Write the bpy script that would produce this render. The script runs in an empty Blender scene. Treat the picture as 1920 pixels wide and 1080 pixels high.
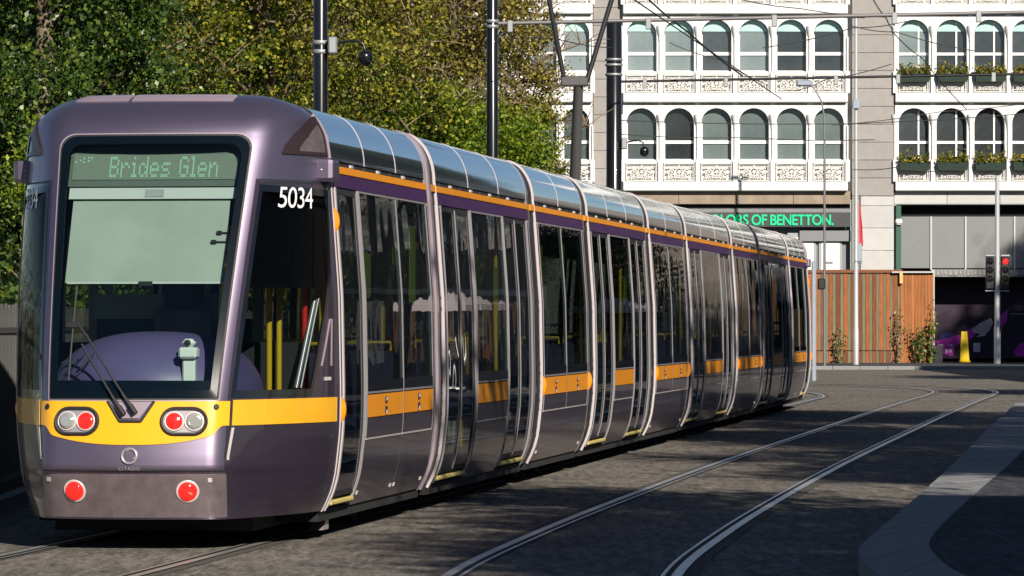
import bpy, math, random
import numpy as np
from mathutils import Vector, Matrix
R = math.radians
random.seed(7)
rng = np.random.default_rng(11)
SC = bpy.context.scene
COL = SC.collection

# ------------------------------------------------------------------ camera
F = 8400.0            # focal length in photograph pixels (1920 wide)
CX, HY = 960.0, 603.0  # principal column and horizon row
CAMZ = 1.6
cam_d = bpy.data.cameras.new('camera')
cam_d.sensor_width = 36.0
cam_d.lens = 36.0 * F / 1920.0
cam_d.shift_y = (HY - 540.0) / 1920.0
cam_d.clip_start = 0.5
cam_d.clip_end = 3000
cam = bpy.data.objects.new('camera', cam_d)
cam.location = (0, 0, CAMZ)
cam.rotation_euler = (R(90), 0, 0)
COL.objects.link(cam)
SC.camera = cam

# ------------------------------------------------------------------ sky and sun
SUN_AZ, SUN_EL = 22.0, 29.0     # azimuth: degrees to the right of straight behind the camera
world = bpy.data.worlds.new('World')
SC.world = world
world.use_nodes = True
wn = world.node_tree
bg = wn.nodes['Background']
sky = wn.nodes.new('ShaderNodeTexSky')
sky.sky_type = 'NISHITA'
sky.sun_disc = False
sky.sun_elevation = R(SUN_EL)
sky.sun_rotation = R(180 - SUN_AZ)
sky.air_density = 1.0
sky.dust_density = 0.15
sky.ozone_density = 3.0
sky.altitude = 1200
wn.links.new(sky.outputs[0], bg.inputs[0])
bg.inputs[1].default_value = 0.05
sd = bpy.data.lights.new('sun', 'SUN')
sd.energy = 5.0
sd.angle = R(0.53)
sd.color = (1.0, 0.925, 0.81)
sun = bpy.data.objects.new('sun', sd)
to_sun = Vector((math.sin(R(SUN_AZ)) * math.cos(R(SUN_EL)), -math.cos(R(SUN_AZ)) * math.cos(R(SUN_EL)), math.sin(R(SUN_EL))))
sun.rotation_euler = to_sun.to_track_quat('Z', 'Y').to_euler()
sun.location = to_sun * 200
COL.objects.link(sun)
SC.view_settings.view_transform = 'Standard'
SC.view_settings.look = 'None'
SC.view_settings.gamma = 1.0
SC.view_settings.exposure = 0.42
SC.view_settings.use_curve_mapping = False
SC.cycles.max_bounces = 8
SC.cycles.transparent_max_bounces = 16
SC.cycles.caustics_reflective = False
SC.cycles.caustics_refractive = False


def at(px, py, Z):
    """point at distance Z seen at photograph pixel (px, py)"""
    return Vector(((px - CX) / F * Z, Z, CAMZ + (HY - py) / F * Z))


def gr(px, py, z=0.0):
    """ground point seen at photograph pixel"""
    Z = F * (CAMZ - z) / (py - HY)
    return ((px - CX) / F * Z, Z)


# ------------------------------------------------------------------ materials
MATS = {}


def nodes(name):
    m = bpy.data.materials.new(name)
    m.use_nodes = True
    nt = m.node_tree
    return m, nt, nt.nodes['Principled BSDF']


def mat(name, col, rough=0.5, metal=0.0, coat=0.0, var=0.0, vscale=3.0, bump=0.0, bscale=40.0, spec=0.5, emit=None, estr=0.0, rand=0.0, stretch=None):
    m, nt, b = nodes(name)
    b.inputs['Roughness'].default_value = rough
    b.inputs['Metallic'].default_value = metal
    b.inputs['Specular IOR Level'].default_value = spec
    b.inputs['Coat Weight'].default_value = coat
    b.inputs['Coat Roughness'].default_value = 0.04
    b.inputs['Base Color'].default_value = (*col, 1)
    tc = nt.nodes.new('ShaderNodeTexCoord')
    src = tc.outputs['Object']
    if stretch:
        mp = nt.nodes.new('ShaderNodeMapping')
        mp.inputs['Scale'].default_value = stretch
        nt.links.new(src, mp.inputs[0])
        src = mp.outputs[0]
    if var or rand:
        last = None
        hs = nt.nodes.new('ShaderNodeHueSaturation')
        hs.inputs['Color'].default_value = (*col, 1)
        val = None
        if var:
            n = nt.nodes.new('ShaderNodeTexNoise')
            n.inputs['Scale'].default_value = vscale
            n.inputs['Detail'].default_value = 6
            n.inputs['Roughness'].default_value = 0.65
            nt.links.new(src, n.inputs[0])
            mr = nt.nodes.new('ShaderNodeMapRange')
            mr.inputs[1].default_value = 0.25
            mr.inputs[2].default_value = 0.75
            mr.inputs[3].default_value = 1 - var
            mr.inputs[4].default_value = 1 + var
            nt.links.new(n.outputs[0], mr.inputs[0])
            val = mr.outputs[0]
        if rand:
            oi = nt.nodes.new('ShaderNodeObjectInfo')
            mr2 = nt.nodes.new('ShaderNodeMapRange')
            mr2.inputs[3].default_value = 1 - rand
            mr2.inputs[4].default_value = 1 + rand
            nt.links.new(oi.outputs['Random'], mr2.inputs[0])
            if val is not None:
                mu = nt.nodes.new('ShaderNodeMath')
                mu.operation = 'MULTIPLY'
                nt.links.new(val, mu.inputs[0])
                nt.links.new(mr2.outputs[0], mu.inputs[1])
                val = mu.outputs[0]
            else:
                val = mr2.outputs[0]
        nt.links.new(val, hs.inputs['Value'])
        nt.links.new(hs.outputs[0], b.inputs['Base Color'])
    if bump:
        n2 = nt.nodes.new('ShaderNodeTexNoise')
        n2.inputs['Scale'].default_value = bscale
        n2.inputs['Detail'].default_value = 4
        nt.links.new(src, n2.inputs[0])
        bp = nt.nodes.new('ShaderNodeBump')
        bp.inputs['Strength'].default_value = bump
        bp.inputs['Distance'].default_value = 0.02
        nt.links.new(n2.outputs[0], bp.inputs['Height'])
        nt.links.new(bp.outputs[0], b.inputs['Normal'])
    if emit:
        b.inputs['Emission Color'].default_value = (*emit, 1)
        b.inputs['Emission Strength'].default_value = estr
    MATS[name] = m
    return m


def glass(name, tint, ior=1.5, rough=0.0, wave=0.0):
    m = bpy.data.materials.new(name)
    m.use_nodes = True
    nt = m.node_tree
    for n in list(nt.nodes):
        nt.nodes.remove(n)
    out = nt.nodes.new('ShaderNodeOutputMaterial')
    tr = nt.nodes.new('ShaderNodeBsdfTransparent')
    tr.inputs[0].default_value = (*tint, 1)
    gl = nt.nodes.new('ShaderNodeBsdfGlossy')
    gl.inputs['Roughness'].default_value = rough
    fr = nt.nodes.new('ShaderNodeFresnel')
    fr.inputs[0].default_value = ior
    mx = nt.nodes.new('ShaderNodeMixShader')
    geo = nt.nodes.new('ShaderNodeNewGeometry')
    inv = nt.nodes.new('ShaderNodeMath')
    inv.operation = 'SUBTRACT'
    inv.inputs[0].default_value = 1.0
    nt.links.new(geo.outputs['Backfacing'], inv.inputs[1])
    mu = nt.nodes.new('ShaderNodeMath')
    mu.operation = 'MULTIPLY'
    nt.links.new(fr.outputs[0], mu.inputs[0])
    nt.links.new(inv.outputs[0], mu.inputs[1])
    nt.links.new(mu.outputs[0], mx.inputs[0])
    nt.links.new(tr.outputs[0], mx.inputs[1])
    nt.links.new(gl.outputs[0], mx.inputs[2])
    nt.links.new(mx.outputs[0], out.inputs[0])
    if wave:
        tc = nt.nodes.new('ShaderNodeTexCoord')
        n2 = nt.nodes.new('ShaderNodeTexNoise')
        n2.inputs['Scale'].default_value = 1.3
        n2.inputs['Detail'].default_value = 1
        nt.links.new(tc.outputs['Object'], n2.inputs[0])
        bp = nt.nodes.new('ShaderNodeBump')
        bp.inputs['Strength'].default_value = wave
        bp.inputs['Distance'].default_value = 0.05
        nt.links.new(n2.outputs[0], bp.inputs['Height'])
        nt.links.new(bp.outputs[0], gl.inputs['Normal'])
        nt.links.new(bp.outputs[0], fr.inputs['Normal'])
    MATS[name] = m
    return m


def leafmat(name, c1, c2, c3, rough=0.5, trans=0.35, spec=0.4):
    """leaf colour differs from leaf to leaf, between three natural leaf colours"""
    m, nt, b = nodes(name)
    geo = nt.nodes.new('ShaderNodeNewGeometry')
    cr = nt.nodes.new('ShaderNodeValToRGB')
    cr.color_ramp.elements[0].color = (*c1, 1)
    cr.color_ramp.elements[1].color = (*c3, 1)
    e = cr.color_ramp.elements.new(0.55)
    e.color = (*c2, 1)
    nt.links.new(geo.outputs['Random Per Island'], cr.inputs[0])
    nt.links.new(cr.outputs[0], b.inputs['Base Color'])
    b.inputs['Roughness'].default_value = rough
    b.inputs['Specular IOR Level'].default_value = spec
    tl = nt.nodes.new('ShaderNodeBsdfTranslucent')
    nt.links.new(cr.outputs[0], tl.inputs[0])
    mx = nt.nodes.new('ShaderNodeMixShader')
    mx.inputs[0].default_value = trans
    nt.links.new(b.outputs[0], mx.inputs[1])
    nt.links.new(tl.outputs[0], mx.inputs[2])
    nt.links.new(mx.outputs[0], nt.nodes['Material Output'].inputs[0])
    MATS[name] = m
    return m


# tram paints
mat('lilac_paint', (0.24, 0.20, 0.28), 0.43, 0.9, 0.35, var=0.04, vscale=2)
mat('dark_paint', (0.05, 0.038, 0.060), 0.32, 0.45, 0.8, var=0.08, vscale=2)
mat('purple_paint', (0.055, 0.02, 0.085), 0.5, 0.0, 0.06, spec=0.25)
mat('skirt_paint', (0.135, 0.11, 0.135), 0.30, 0.55, 0.45, var=0.14, vscale=1.5)
mat('bumper_paint', (0.205, 0.165, 0.175), 0.42, 0.55, 0.1, var=0.28, vscale=9)
mat('yellow_paint', (0.86, 0.42, 0.012), 0.35, 0.0, 0.5, var=0.04, vscale=4)
mat('orange_paint', (0.74, 0.27, 0.012), 0.5, 0.0, 0.08, rand=0.06, var=0.05, spec=0.3)
mat('roof_gloss', (0.40, 0.50, 0.62), 0.045, 0.92, 0.0, bump=0.012, bscale=2.2)
mat('chrome', (0.66, 0.59, 0.60), 0.35, 0.25, 0.2)
mat('pale_lilac', (0.44, 0.35, 0.41), 0.30, 0.35, 0.4)
mat('rubber', (0.02, 0.02, 0.024), 0.6, bump=0.2)
mat('black_gloss', (0.006, 0.008, 0.011), 0.10, 0, 0.3)
mat('navy_gloss', (0.003, 0.007, 0.012), 0.25, 0, 0.0, spec=0.06)
mat('film_black', (0.002, 0.002, 0.003), 0.5, spec=0.02)
mat('vent_dark', (0.028, 0.016, 0.018), 0.4)
mat('dark_inner', (0.018, 0.020, 0.024), 0.8)
mat('inner_grey', (0.30, 0.33, 0.33), 0.7, var=0.15)
mat('inner_floor', (0.10, 0.10, 0.11), 0.8)
mat('trim_grey', (0.42, 0.40, 0.42), 0.35, 0.5)
mat('roof_dirty', (0.24, 0.24, 0.25), 0.7, 0.1, var=0.25)
mat('blind_cloth', (0.30, 0.345, 0.31), 0.9, var=0.14, vscale=1.6)
mat('blind_bar', (0.46, 0.49, 0.48), 0.5)
mat('display_panel', (0.09, 0.115, 0.10), 0.5, var=0.10, vscale=30)
mat('display_face', (0.15, 0.185, 0.155), 0.5, var=0.12, vscale=60)
mat('led', (0.28, 0.50, 0.35), 0.4, emit=(0.38, 0.80, 0.50), estr=0.10)
mat('dash', (0.10, 0.08, 0.195), 0.45, var=0.08)
mat('reader_grey', (0.62, 0.66, 0.64), 0.5)
mat('seat_dark', (0.055, 0.065, 0.11), 0.85)
mat('cab_back', (0.34, 0.46, 0.46), 0.6)
mat('cab_back_dark', (0.06, 0.11, 0.13), 0.6)
mat('seat_purple', (0.03, 0.03, 0.075), 0.85)
mat('seat_grey', (0.20, 0.23, 0.24), 0.8)
mat('pole_yellow', (0.72, 0.46, 0.02), 0.35)
mat('pole_red', (0.7, 0.02, 0.015), 0.35)
mat('lens_red', (0.75, 0.012, 0.01), 0.12, 0, 0.7, emit=(1, 0.03, 0.015), estr=0.42)
mat('lens_white', (0.50, 0.51, 0.49), 0.12, 0.5, 0.8)
mat('lens_inner', (0.35, 0.34, 0.30), 0.15, 0.8)
mat('reflector', (0.62, 0.56, 0.55), 0.25, 0.6)
mat('amber', (0.85, 0.26, 0.01), 0.15, 0, 0.7, emit=(1.0, 0.3, 0.01), estr=0.12)
mat('white_print', (0.8, 0.8, 0.8), 0.5)
mat('step_yellow', (0.56, 0.44, 0.14), 0.55, var=0.2, vscale=6)
mat('step_pale', (0.62, 0.58, 0.38), 0.6, var=0.25, vscale=6)
mat('under', (0.012, 0.012, 0.013), 0.85)
mat('poster_green', (0.30, 0.36, 0.04), 0.6)
glass('windscreen_glass', (0.85, 0.90, 0.885), 1.5)
glass('side_glass', (0.62, 0.67, 0.66), 1.55, wave=0.06)
glass('cab_side_glass', (0.72, 0.76, 0.76), 1.10)
# street
mat('steel_rail', (0.46, 0.44, 0.42), 0.36, 0.55, var=0.2, vscale=2)
mat('rail_groove', (0.006, 0.006, 0.006), 0.9)
mat('rail_bed', (0.10, 0.093, 0.085), 0.9, spec=0.05, var=0.25, vscale=6)
mat('granite', (0.24, 0.24, 0.245), 0.85, spec=0.15, var=0.14, vscale=14, bump=0.2, bscale=30, rand=0.05)
mat('black_pole', (0.008, 0.008, 0.009), 0.22, 0, 0.6)
mat('railing_grey', (0.075, 0.073, 0.073), 0.6, var=0.2)
mat('grey_metal', (0.35, 0.36, 0.37), 0.45, 0.5)
mat('light_metal', (0.55, 0.56, 0.57), 0.4, 0.4)
mat('blue_grey_metal', (0.30, 0.34, 0.40), 0.45, 0.3, var=0.1)
mat('wire', (0.03, 0.03, 0.03), 0.6)
mat('arm_grey', (0.20, 0.19, 0.19), 0.5, 0.3)
mat('panto_grey', (0.13, 0.125, 0.125), 0.5, 0.3)
# building
mat('white_facade', (0.73, 0.722, 0.705), 0.6, var=0.12, vscale=1.5, stretch=(3, 3, .35))
mat('iron_white', (0.58, 0.56, 0.53), 0.6, var=0.12, vscale=6)
mat('window_frame_white', (0.80, 0.80, 0.79), 0.5)
mat('stone', (0.30, 0.278, 0.262), 0.85, var=0.10, vscale=4, rand=0.06, bump=0.1)
mat('stone_pale', (0.48, 0.468, 0.455), 0.85, var=0.07, vscale=3, rand=0.05)
mat('stone_brown', (0.28, 0.22, 0.165), 0.85, var=0.25, vscale=2)
mat('pane_grey', (0.105, 0.13, 0.13), 0.10, 0, 0.5, rand=0.5, var=0.25, vscale=0.9)
mat('pane_light', (0.155, 0.185, 0.19), 0.10, 0, 0.5, rand=0.35, var=0.25, vscale=0.9)
mat('pane_dark', (0.045, 0.052, 0.056), 0.08, 0, 0.5, rand=0.5, var=0.4, vscale=1.1)
mat('blind_pale', (0.40, 0.60, 0.57), 0.7)
mat('fascia_dark', (0.045, 0.046, 0.05), 0.5)
mat('green_letter', (0.0, 0.50, 0.22), 0.5, emit=(0.0, 0.8, 0.35), estr=0.12)
mat('shop_frame', (0.20, 0.21, 0.22), 0.5, 0.2)
mat('shop_white', (0.72, 0.75, 0.74), 0.35)
mat('metal_panel', (0.23, 0.235, 0.235), 0.4, 0.35, var=0.05)
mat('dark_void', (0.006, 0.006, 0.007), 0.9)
mat('green_pillar', (0.025, 0.09, 0.06), 0.5)
mat('poster_dark', (0.02, 0.004, 0.022), 0.5)
mat('poster_magenta', (0.52, 0.02, 0.46), 0.5)
mat('poster_skin', (0.62, 0.54, 0.52), 0.5)
mat('poster_blue', (0.04, 0.04, 0.22), 0.5)
mat('poster_white', (0.75, 0.6, 0.72), 0.5)
mat('fascia_grey', (0.20, 0.20, 0.205), 0.6, var=0.2, vscale=5)
mat('bright_yellow', (0.85, 0.58, 0.0), 0.4)
mat('wood_orange', (0.24, 0.074, 0.020), 0.8, var=0.5, vscale=3.5, rand=0.42, stretch=(6, 6, 0.6))
mat('wood_plain', (0.33, 0.115, 0.03), 0.75, var=0.35, vscale=3.0, rand=0.14, stretch=(6, 6, 0.5))
mat('wood_green', (0.15, 0.15, 0.095), 0.8, var=0.25, vscale=3, rand=0.12, stretch=(6, 6, 0.6))
mat('wood_cap', (0.20, 0.07, 0.025), 0.8, var=0.2)
mat('planter_green', (0.012, 0.03, 0.02), 0.6)
mat('red_signal', (0.8, 0.01, 0.01), 0.3, emit=(1, 0.03, 0.03), estr=0.7)
mat('black_matte', (0.01, 0.01, 0.011), 0.6)
mat('red_cloth', (0.55, 0.03, 0.05), 0.8)
mat('bark', (0.16, 0.12, 0.085), 0.9, var=0.3, vscale=6)
mat('twig', (0.27, 0.20, 0.13), 0.9, var=0.3, vscale=6)
mat('block_brick', (0.17, 0.145, 0.13), 0.85, var=0.2)
mat('pillar_lamp_white', (0.8, 0.8, 0.78), 0.4)
leafmat('leaf_dark', (0.014, 0.036, 0.008), (0.045, 0.095, 0.012), (0.17, 0.22, 0.03), 0.42, 0.25, 0.5)
leafmat('leaf_olive', (0.045, 0.065, 0.010), (0.155, 0.165, 0.018), (0.42, 0.36, 0.03), 0.45, 0.32)
leafmat('leaf_brown', (0.07, 0.06, 0.018), (0.19, 0.16, 0.032), (0.42, 0.34, 0.055), 0.5, 0.32)
leafmat('leaf_bright', (0.035, 0.085, 0.008), (0.145, 0.22, 0.014), (0.36, 0.41, 0.03), 0.45, 0.4)
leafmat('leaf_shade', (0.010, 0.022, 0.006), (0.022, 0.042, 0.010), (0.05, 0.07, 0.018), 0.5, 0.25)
leafmat('leaf_flower', (0.035, 0.07, 0.012), (0.11, 0.13, 0.02), (0.50, 0.34, 0.03), 0.5, 0.3)


def asphalt(name, base, fine, speck):
    m, nt, b = nodes(name)
    tc = nt.nodes.new('ShaderNodeTexCoord')
    g = tc.outputs['Object']
    n1 = nt.nodes.new('ShaderNodeTexNoise')
    n1.inputs['Scale'].default_value = 0.45
    n1.inputs['Detail'].default_value = 8
    n1.inputs['Roughness'].default_value = 0.7
    nt.links.new(g, n1.inputs[0])
    mp = nt.nodes.new('ShaderNodeMapping')
    mp.inputs['Scale'].default_value = (9, 1.1, 1)
    mp.inputs['Rotation'].default_value = (0, 0, R(7.6))
    nt.links.new(g, mp.inputs[0])
    n2 = nt.nodes.new('ShaderNodeTexNoise')
    n2.inputs['Scale'].default_value = 1.0
    n2.inputs['Detail'].default_value = 5
    nt.links.new(mp.outputs[0], n2.inputs[0])
    n3 = nt.nodes.new('ShaderNodeTexNoise')
    n3.inputs['Scale'].default_value = fine
    n3.inputs['Detail'].default_value = 3
    n3.inputs['Roughness'].default_value = 0.8
    nt.links.new(g, n3.inputs[0])

    def mr(o, a, c, lo, hi):
        k = nt.nodes.new('ShaderNodeMapRange')
        for i, v in ((1, lo), (2, hi), (3, a), (4, c)):
            k.inputs[i].default_value = v
        nt.links.new(o, k.inputs[0])
        return k.outputs[0]

    def mul(a, c):
        k = nt.nodes.new('ShaderNodeMath')
        k.operation = 'MULTIPLY'
        nt.links.new(a, k.inputs[0])
        nt.links.new(c, k.inputs[1])
        return k.outputs[0]
    mp4 = nt.nodes.new('ShaderNodeMapping')
    mp4.inputs['Scale'].default_value = (15, 2.6, 1)
    nt.links.new(g, mp4.inputs[0])
    n4 = nt.nodes.new('ShaderNodeTexNoise')
    n4.inputs['Scale'].default_value = 1.0
    n4.inputs['Detail'].default_value = 5
    n4.inputs['Roughness'].default_value = 0.75
    nt.links.new(mp4.outputs[0], n4.inputs[0])
    v = mul(mul(mr(n4.outputs[0], 0.55, 1.45, 0.3, 0.7), mul(mr(n1.outputs[0], 0.78, 1.22, 0.3, 0.7), mr(n2.outputs[0], 0.70, 1.30, 0.3, 0.7))), mr(n3.outputs[0], 1 - speck, 1 + speck, 0.3, 0.7))
    hs = nt.nodes.new('ShaderNodeHueSaturation')
    hs.inputs['Color'].default_value = (*base, 1)
    nt.links.new(v, hs.inputs['Value'])
    nt.links.new(hs.outputs[0], b.inputs['Base Color'])
    b.inputs['Roughness'].default_value = 0.85
    b.inputs['Specular IOR Level'].default_value = 0.04
    bp = nt.nodes.new('ShaderNodeBump')
    bp.inputs['Strength'].default_value = 0.6
    bp.inputs['Distance'].default_value = 0.012
    nt.links.new(n3.outputs[0], bp.inputs['Height'])
    nt.links.new(bp.outputs[0], b.inputs['Normal'])
    MATS[name] = m
    return m


asphalt('asphalt', (0.158, 0.142, 0.126), 22.0, 0.75)
asphalt('paving_dark', (0.065, 0.068, 0.075), 26.0, 0.4)
asphalt('soil', (0.06, 0.055, 0.035), 10.0, 0.4)


# ------------------------------------------------------------------ object helpers
def setp(o, label=None, cat=None, group=None, kind=None):
    if label:
        o['label'] = label
    if cat:
        o['category'] = cat
    if group:
        o['group'] = group
    if kind:
        o['kind'] = kind
    return o


def thing(name, label, cat, loc=(0, 0, 0), rotz=0.0, group=None):
    o = bpy.data.objects.new(name, None)
    o.empty_display_size = 0.3
    COL.objects.link(o)
    o.location = loc
    o.rotation_euler = (0, 0, rotz)
    return setp(o, label, cat, group)


def link(name, me, parent=None, loc=None, rotz=None):
    o = bpy.data.objects.new(name, me)
    COL.objects.link(o)
    if parent:
        o.parent = parent
    if loc is not None:
        o.location = loc
    if rotz is not None:
        o.rotation_euler = (0, 0, rotz)
    return o


class MB:
    """collects vertices and faces, with a material slot and smooth flag per face"""

    def __init__(self):
        self.v, self.f, self.m, self.s, self.mats = [], [], [], [], []

    def slot(self, m):
        if m not in self.mats:
            self.mats.append(m)
        return self.mats.index(m)

    def add(self, vs, fs, m, smooth=False):
        k = len(self.v)
        i = self.slot(m)
        self.v.extend([tuple(map(float, p)) for p in vs])
        for q in fs:
            self.f.append([a + k for a in q])
            self.m.append(i)
            self.s.append(smooth)
        return self

    def box(self, x0, x1, y0, y1, z0, z1, m):
        vs = [(x0, y0, z0), (x1, y0, z0), (x1, y1, z0), (x0, y1, z0), (x0, y0, z1), (x1, y0, z1), (x1, y1, z1), (x0, y1, z1)]
        return self.add(vs, [(0, 3, 2, 1), (4, 5, 6, 7), (0, 1, 5, 4), (1, 2, 6, 5), (2, 3, 7, 6), (3, 0, 4, 7)], m)

    def bbox(self, x0, x1, y0, y1, z0, z1, m, c=0.02):
        """box with chamfered edges along every side"""
        bx, by, bz = (x0, x1), (y0, y1), (z0, z1)
        vs = []
        idx = {}
        for ix in (0, 1):
            for iy in (0, 1):
                for iz in (0, 1):
                    sx, sy, sz = (c if ix == 0 else -c), (c if iy == 0 else -c), (c if iz == 0 else -c)
                    X, Y, Z = bx[ix], by[iy], bz[iz]
                    idx[(ix, iy, iz, 'x')] = len(vs)
                    vs.append((X, Y + sy, Z + sz))
                    idx[(ix, iy, iz, 'y')] = len(vs)
                    vs.append((X + sx, Y, Z + sz))
                    idx[(ix, iy, iz, 'z')] = len(vs)
                    vs.append((X + sx, Y + sy, Z))
        fs = []
        for i in (0, 1):
            fs.append([idx[(i, a, b, 'x')] for a, b in ((0, 0), (1, 0), (1, 1), (0, 1))])
            fs.append([idx[(a, i, b, 'y')] for a, b in ((0, 0), (1, 0), (1, 1), (0, 1))])
            fs.append([idx[(a, b, i, 'z')] for a, b in ((0, 0), (1, 0), (1, 1), (0, 1))])
        for a in (0, 1):
            for b in (0, 1):
                fs.append([idx[(0, a, b, 'y')], idx[(1, a, b, 'y')], idx[(1, a, b, 'z')], idx[(0, a, b, 'z')]])
                fs.append([idx[(a, 0, b, 'x')], idx[(a, 1, b, 'x')], idx[(a, 1, b, 'z')], idx[(a, 0, b, 'z')]])
                fs.append([idx[(a, b, 0, 'x')], idx[(a, b, 1, 'x')], idx[(a, b, 1, 'y')], idx[(a, b, 0, 'y')]])
        for k in [(a, b, c2) for a in (0, 1) for b in (0, 1) for c2 in (0, 1)]:
            fs.append([idx[(*k, 'x')], idx[(*k, 'y')], idx[(*k, 'z')]])
        return self.add(vs, fs, m)

    def tube(self, pts, r, m, n=8, caps=True):
        pts = [Vector(p) for p in pts]
        rs = r if isinstance(r, (list, tuple)) else [r] * len(pts)
        rings = []
        up = Vector((0, 0, 1))
        prev = None
        for i, p in enumerate(pts):
            d = (pts[min(i + 1, len(pts) - 1)] - pts[max(i - 1, 0)]).normalized()
            if prev is None:
                a = d.orthogonal().normalized() if abs(d.dot(up)) > 0.95 else d.cross(up).normalized()
            else:
                a = (prev - d * prev.dot(d)).normalized()
            prev = a
            b = d.cross(a)
            rings.append([p + (a * math.cos(2 * math.pi * k / n) + b * math.sin(2 * math.pi * k / n)) * rs[i] for k in range(n)])
        vs = [q for ring in rings for q in ring]
        fs = []
        for i in range(len(pts) - 1):
            for k in range(n):
                fs.append((i * n + k, i * n + (k + 1) % n, (i + 1) * n + (k + 1) % n, (i + 1) * n + k))
        self.add(vs, fs, m, True)
        if caps:
            self.add(rings[0], [tuple(range(n))[::-1]], m)
            self.add(rings[-1], [tuple(range(n))], m)
        return self

    def lathe(self, prof, m, n=24, frame=None):
        """prof: list of (r, h); frame: Matrix placing local z axis"""
        fr = frame or Matrix.Identity(4)
        vs = []
        for r, h in prof:
            for k in range(n):
                a = 2 * math.pi * k / n
                vs.append(fr @ Vector((r * math.cos(a), r * math.sin(a), h)))
        fs = []
        for i in range(len(prof) - 1):
            for k in range(n):
                fs.append((i * n + k, i * n + (k + 1) % n, (i + 1) * n + (k + 1) % n, (i + 1) * n + k))
        self.add(vs, fs, m, True)
        self.add([vs[k] for k in range(n)], [tuple(range(n))[::-1]], m)
        self.add([vs[(len(prof) - 1) * n + k] for k in range(n)], [tuple(range(n))], m)
        return self

    def solid(self, outer, inner, m):
        """bent slab between two grids (R, C, 3)"""
        outer, inner = np.asarray(outer, float), np.asarray(inner, float)
        Rr, C = outer.shape[:2]
        grid = [(i * C + j, i * C + j + 1, (i + 1) * C + j + 1, (i + 1) * C + j) for i in range(Rr - 1) for j in range(C - 1)]
        self.add(outer.reshape(-1, 3), grid, m, True)
        self.add(inner.reshape(-1, 3), [q[::-1] for q in grid], m, True)
        for oa, ia in ((outer[0], inner[0]), (outer[-1], inner[-1]), (outer[:, 0], inner[:, 0]), (outer[:, -1], inner[:, -1])):
            k = len(oa)
            self.add(np.concatenate([oa, ia]), [(j, j + 1, k + j + 1, k + j) for j in range(k - 1)], m)
        return self

    def prism(self, poly, axis_pts, m):
        """poly given as two lists of points front and back"""
        a, b = axis_pts
        n = len(poly)
        self.add(a, [tuple(range(n))], m)
        self.add(b, [tuple(range(n))[::-1]], m)
        self.add(list(a) + list(b), [(i, (i + 1) % n, n + (i + 1) % n, n + i) for i in range(n)], m)
        return self

    def mesh(self, name):
        me = bpy.data.meshes.new(name)
        me.from_pydata(self.v, [], self.f)
        for k in self.mats:
            me.materials.append(MATS[k])
        me.polygons.foreach_set('material_index', self.m)
        me.polygons.foreach_set('use_smooth', self.s)
        me.update()
        return me

    def obj(self, name, parent=None, loc=None, rotz=None):
        return link(name, self.mesh(name), parent, loc, rotz)


def fix_normals(o):
    import bmesh
    bm = bmesh.new()
    bm.from_mesh(o.data)
    bmesh.ops.recalc_face_normals(bm, faces=bm.faces)
    bm.to_mesh(o.data)
    bm.free()
    return o


def text_verts(body, size=1.0, extrude=0.02, offset=0.0, spacing=1.0):
    cu = bpy.data.curves.new('lettering', 'FONT')
    cu.body = body
    cu.size = size
    cu.extrude = extrude
    cu.offset = offset
    cu.space_character = spacing
    cu.resolution_u = 4
    ob = bpy.data.objects.new('lettering', cu)
    COL.objects.link(ob)
    dg = bpy.context.evaluated_depsgraph_get()
    me = bpy.data.meshes.new_from_object(ob.evaluated_get(dg))
    v = np.array([tuple(p.co) for p in me.vertices])
    f = [tuple(p.vertices) for p in me.polygons]
    bpy.data.objects.remove(ob)
    bpy.data.meshes.remove(me)
    bpy.data.curves.remove(cu)
    return v, f


def np_quads(name, verts, nq, m):
    me = bpy.data.meshes.new(name)
    me.vertices.add(nq * 4)
    me.vertices.foreach_set('co', np.asarray(verts, np.float32).ravel())
    me.loops.add(nq * 4)
    me.loops.foreach_set('vertex_index', np.arange(nq * 4, dtype=np.int32))
    me.polygons.add(nq)
    me.polygons.foreach_set('loop_start', np.arange(0, nq * 4, 4, dtype=np.int32))
    me.polygons.foreach_set('loop_total', np.full(nq, 4, np.int32))
    me.materials.append(MATS[m])
    me.update(calc_edges=True)
    return me


def leaf_quads(P, size, jitter=0.35, flat=0.0):
    n = len(P)
    d = rng.normal(size=(n, 3))
    d /= np.linalg.norm(d, axis=1)[:, None]
    e = rng.normal(size=(n, 3))
    e[:, 2] *= (1 - flat)
    e -= d * (e * d).sum(1)[:, None]
    e /= np.linalg.norm(e, axis=1)[:, None]
    s = size * (1 + jitter * rng.normal(size=n)).clip(0.45, 1.35)
    a = d * s[:, None]
    b = e * (s * 0.34)[:, None]
    nrm = np.cross(d, e) * (s * 0.12)[:, None]
    V = np.stack([P - a * 0.5, P + b + nrm, P + a * 0.5, P - b + nrm], axis=1)
    return V.reshape(-1, 3)


# ------------------------------------------------------------------ ground, road, rails, pavements
def sheet(name, poly, z, m, kind='structure'):
    mb = MB()
    mb.add([(x, y, z) for x, y in poly], [tuple(range(len(poly)))], m)
    o = mb.obj(name)
    o['kind'] = kind
    return o


sheet('ground', [(-900, -300), (900, -300), (900, 1500), (-900, 1500)], -0.03, 'soil')
sheet('road', [(-14, -30), (60, -30), (60, 158), (-14, 158)], 0.0, 'asphalt')


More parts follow.
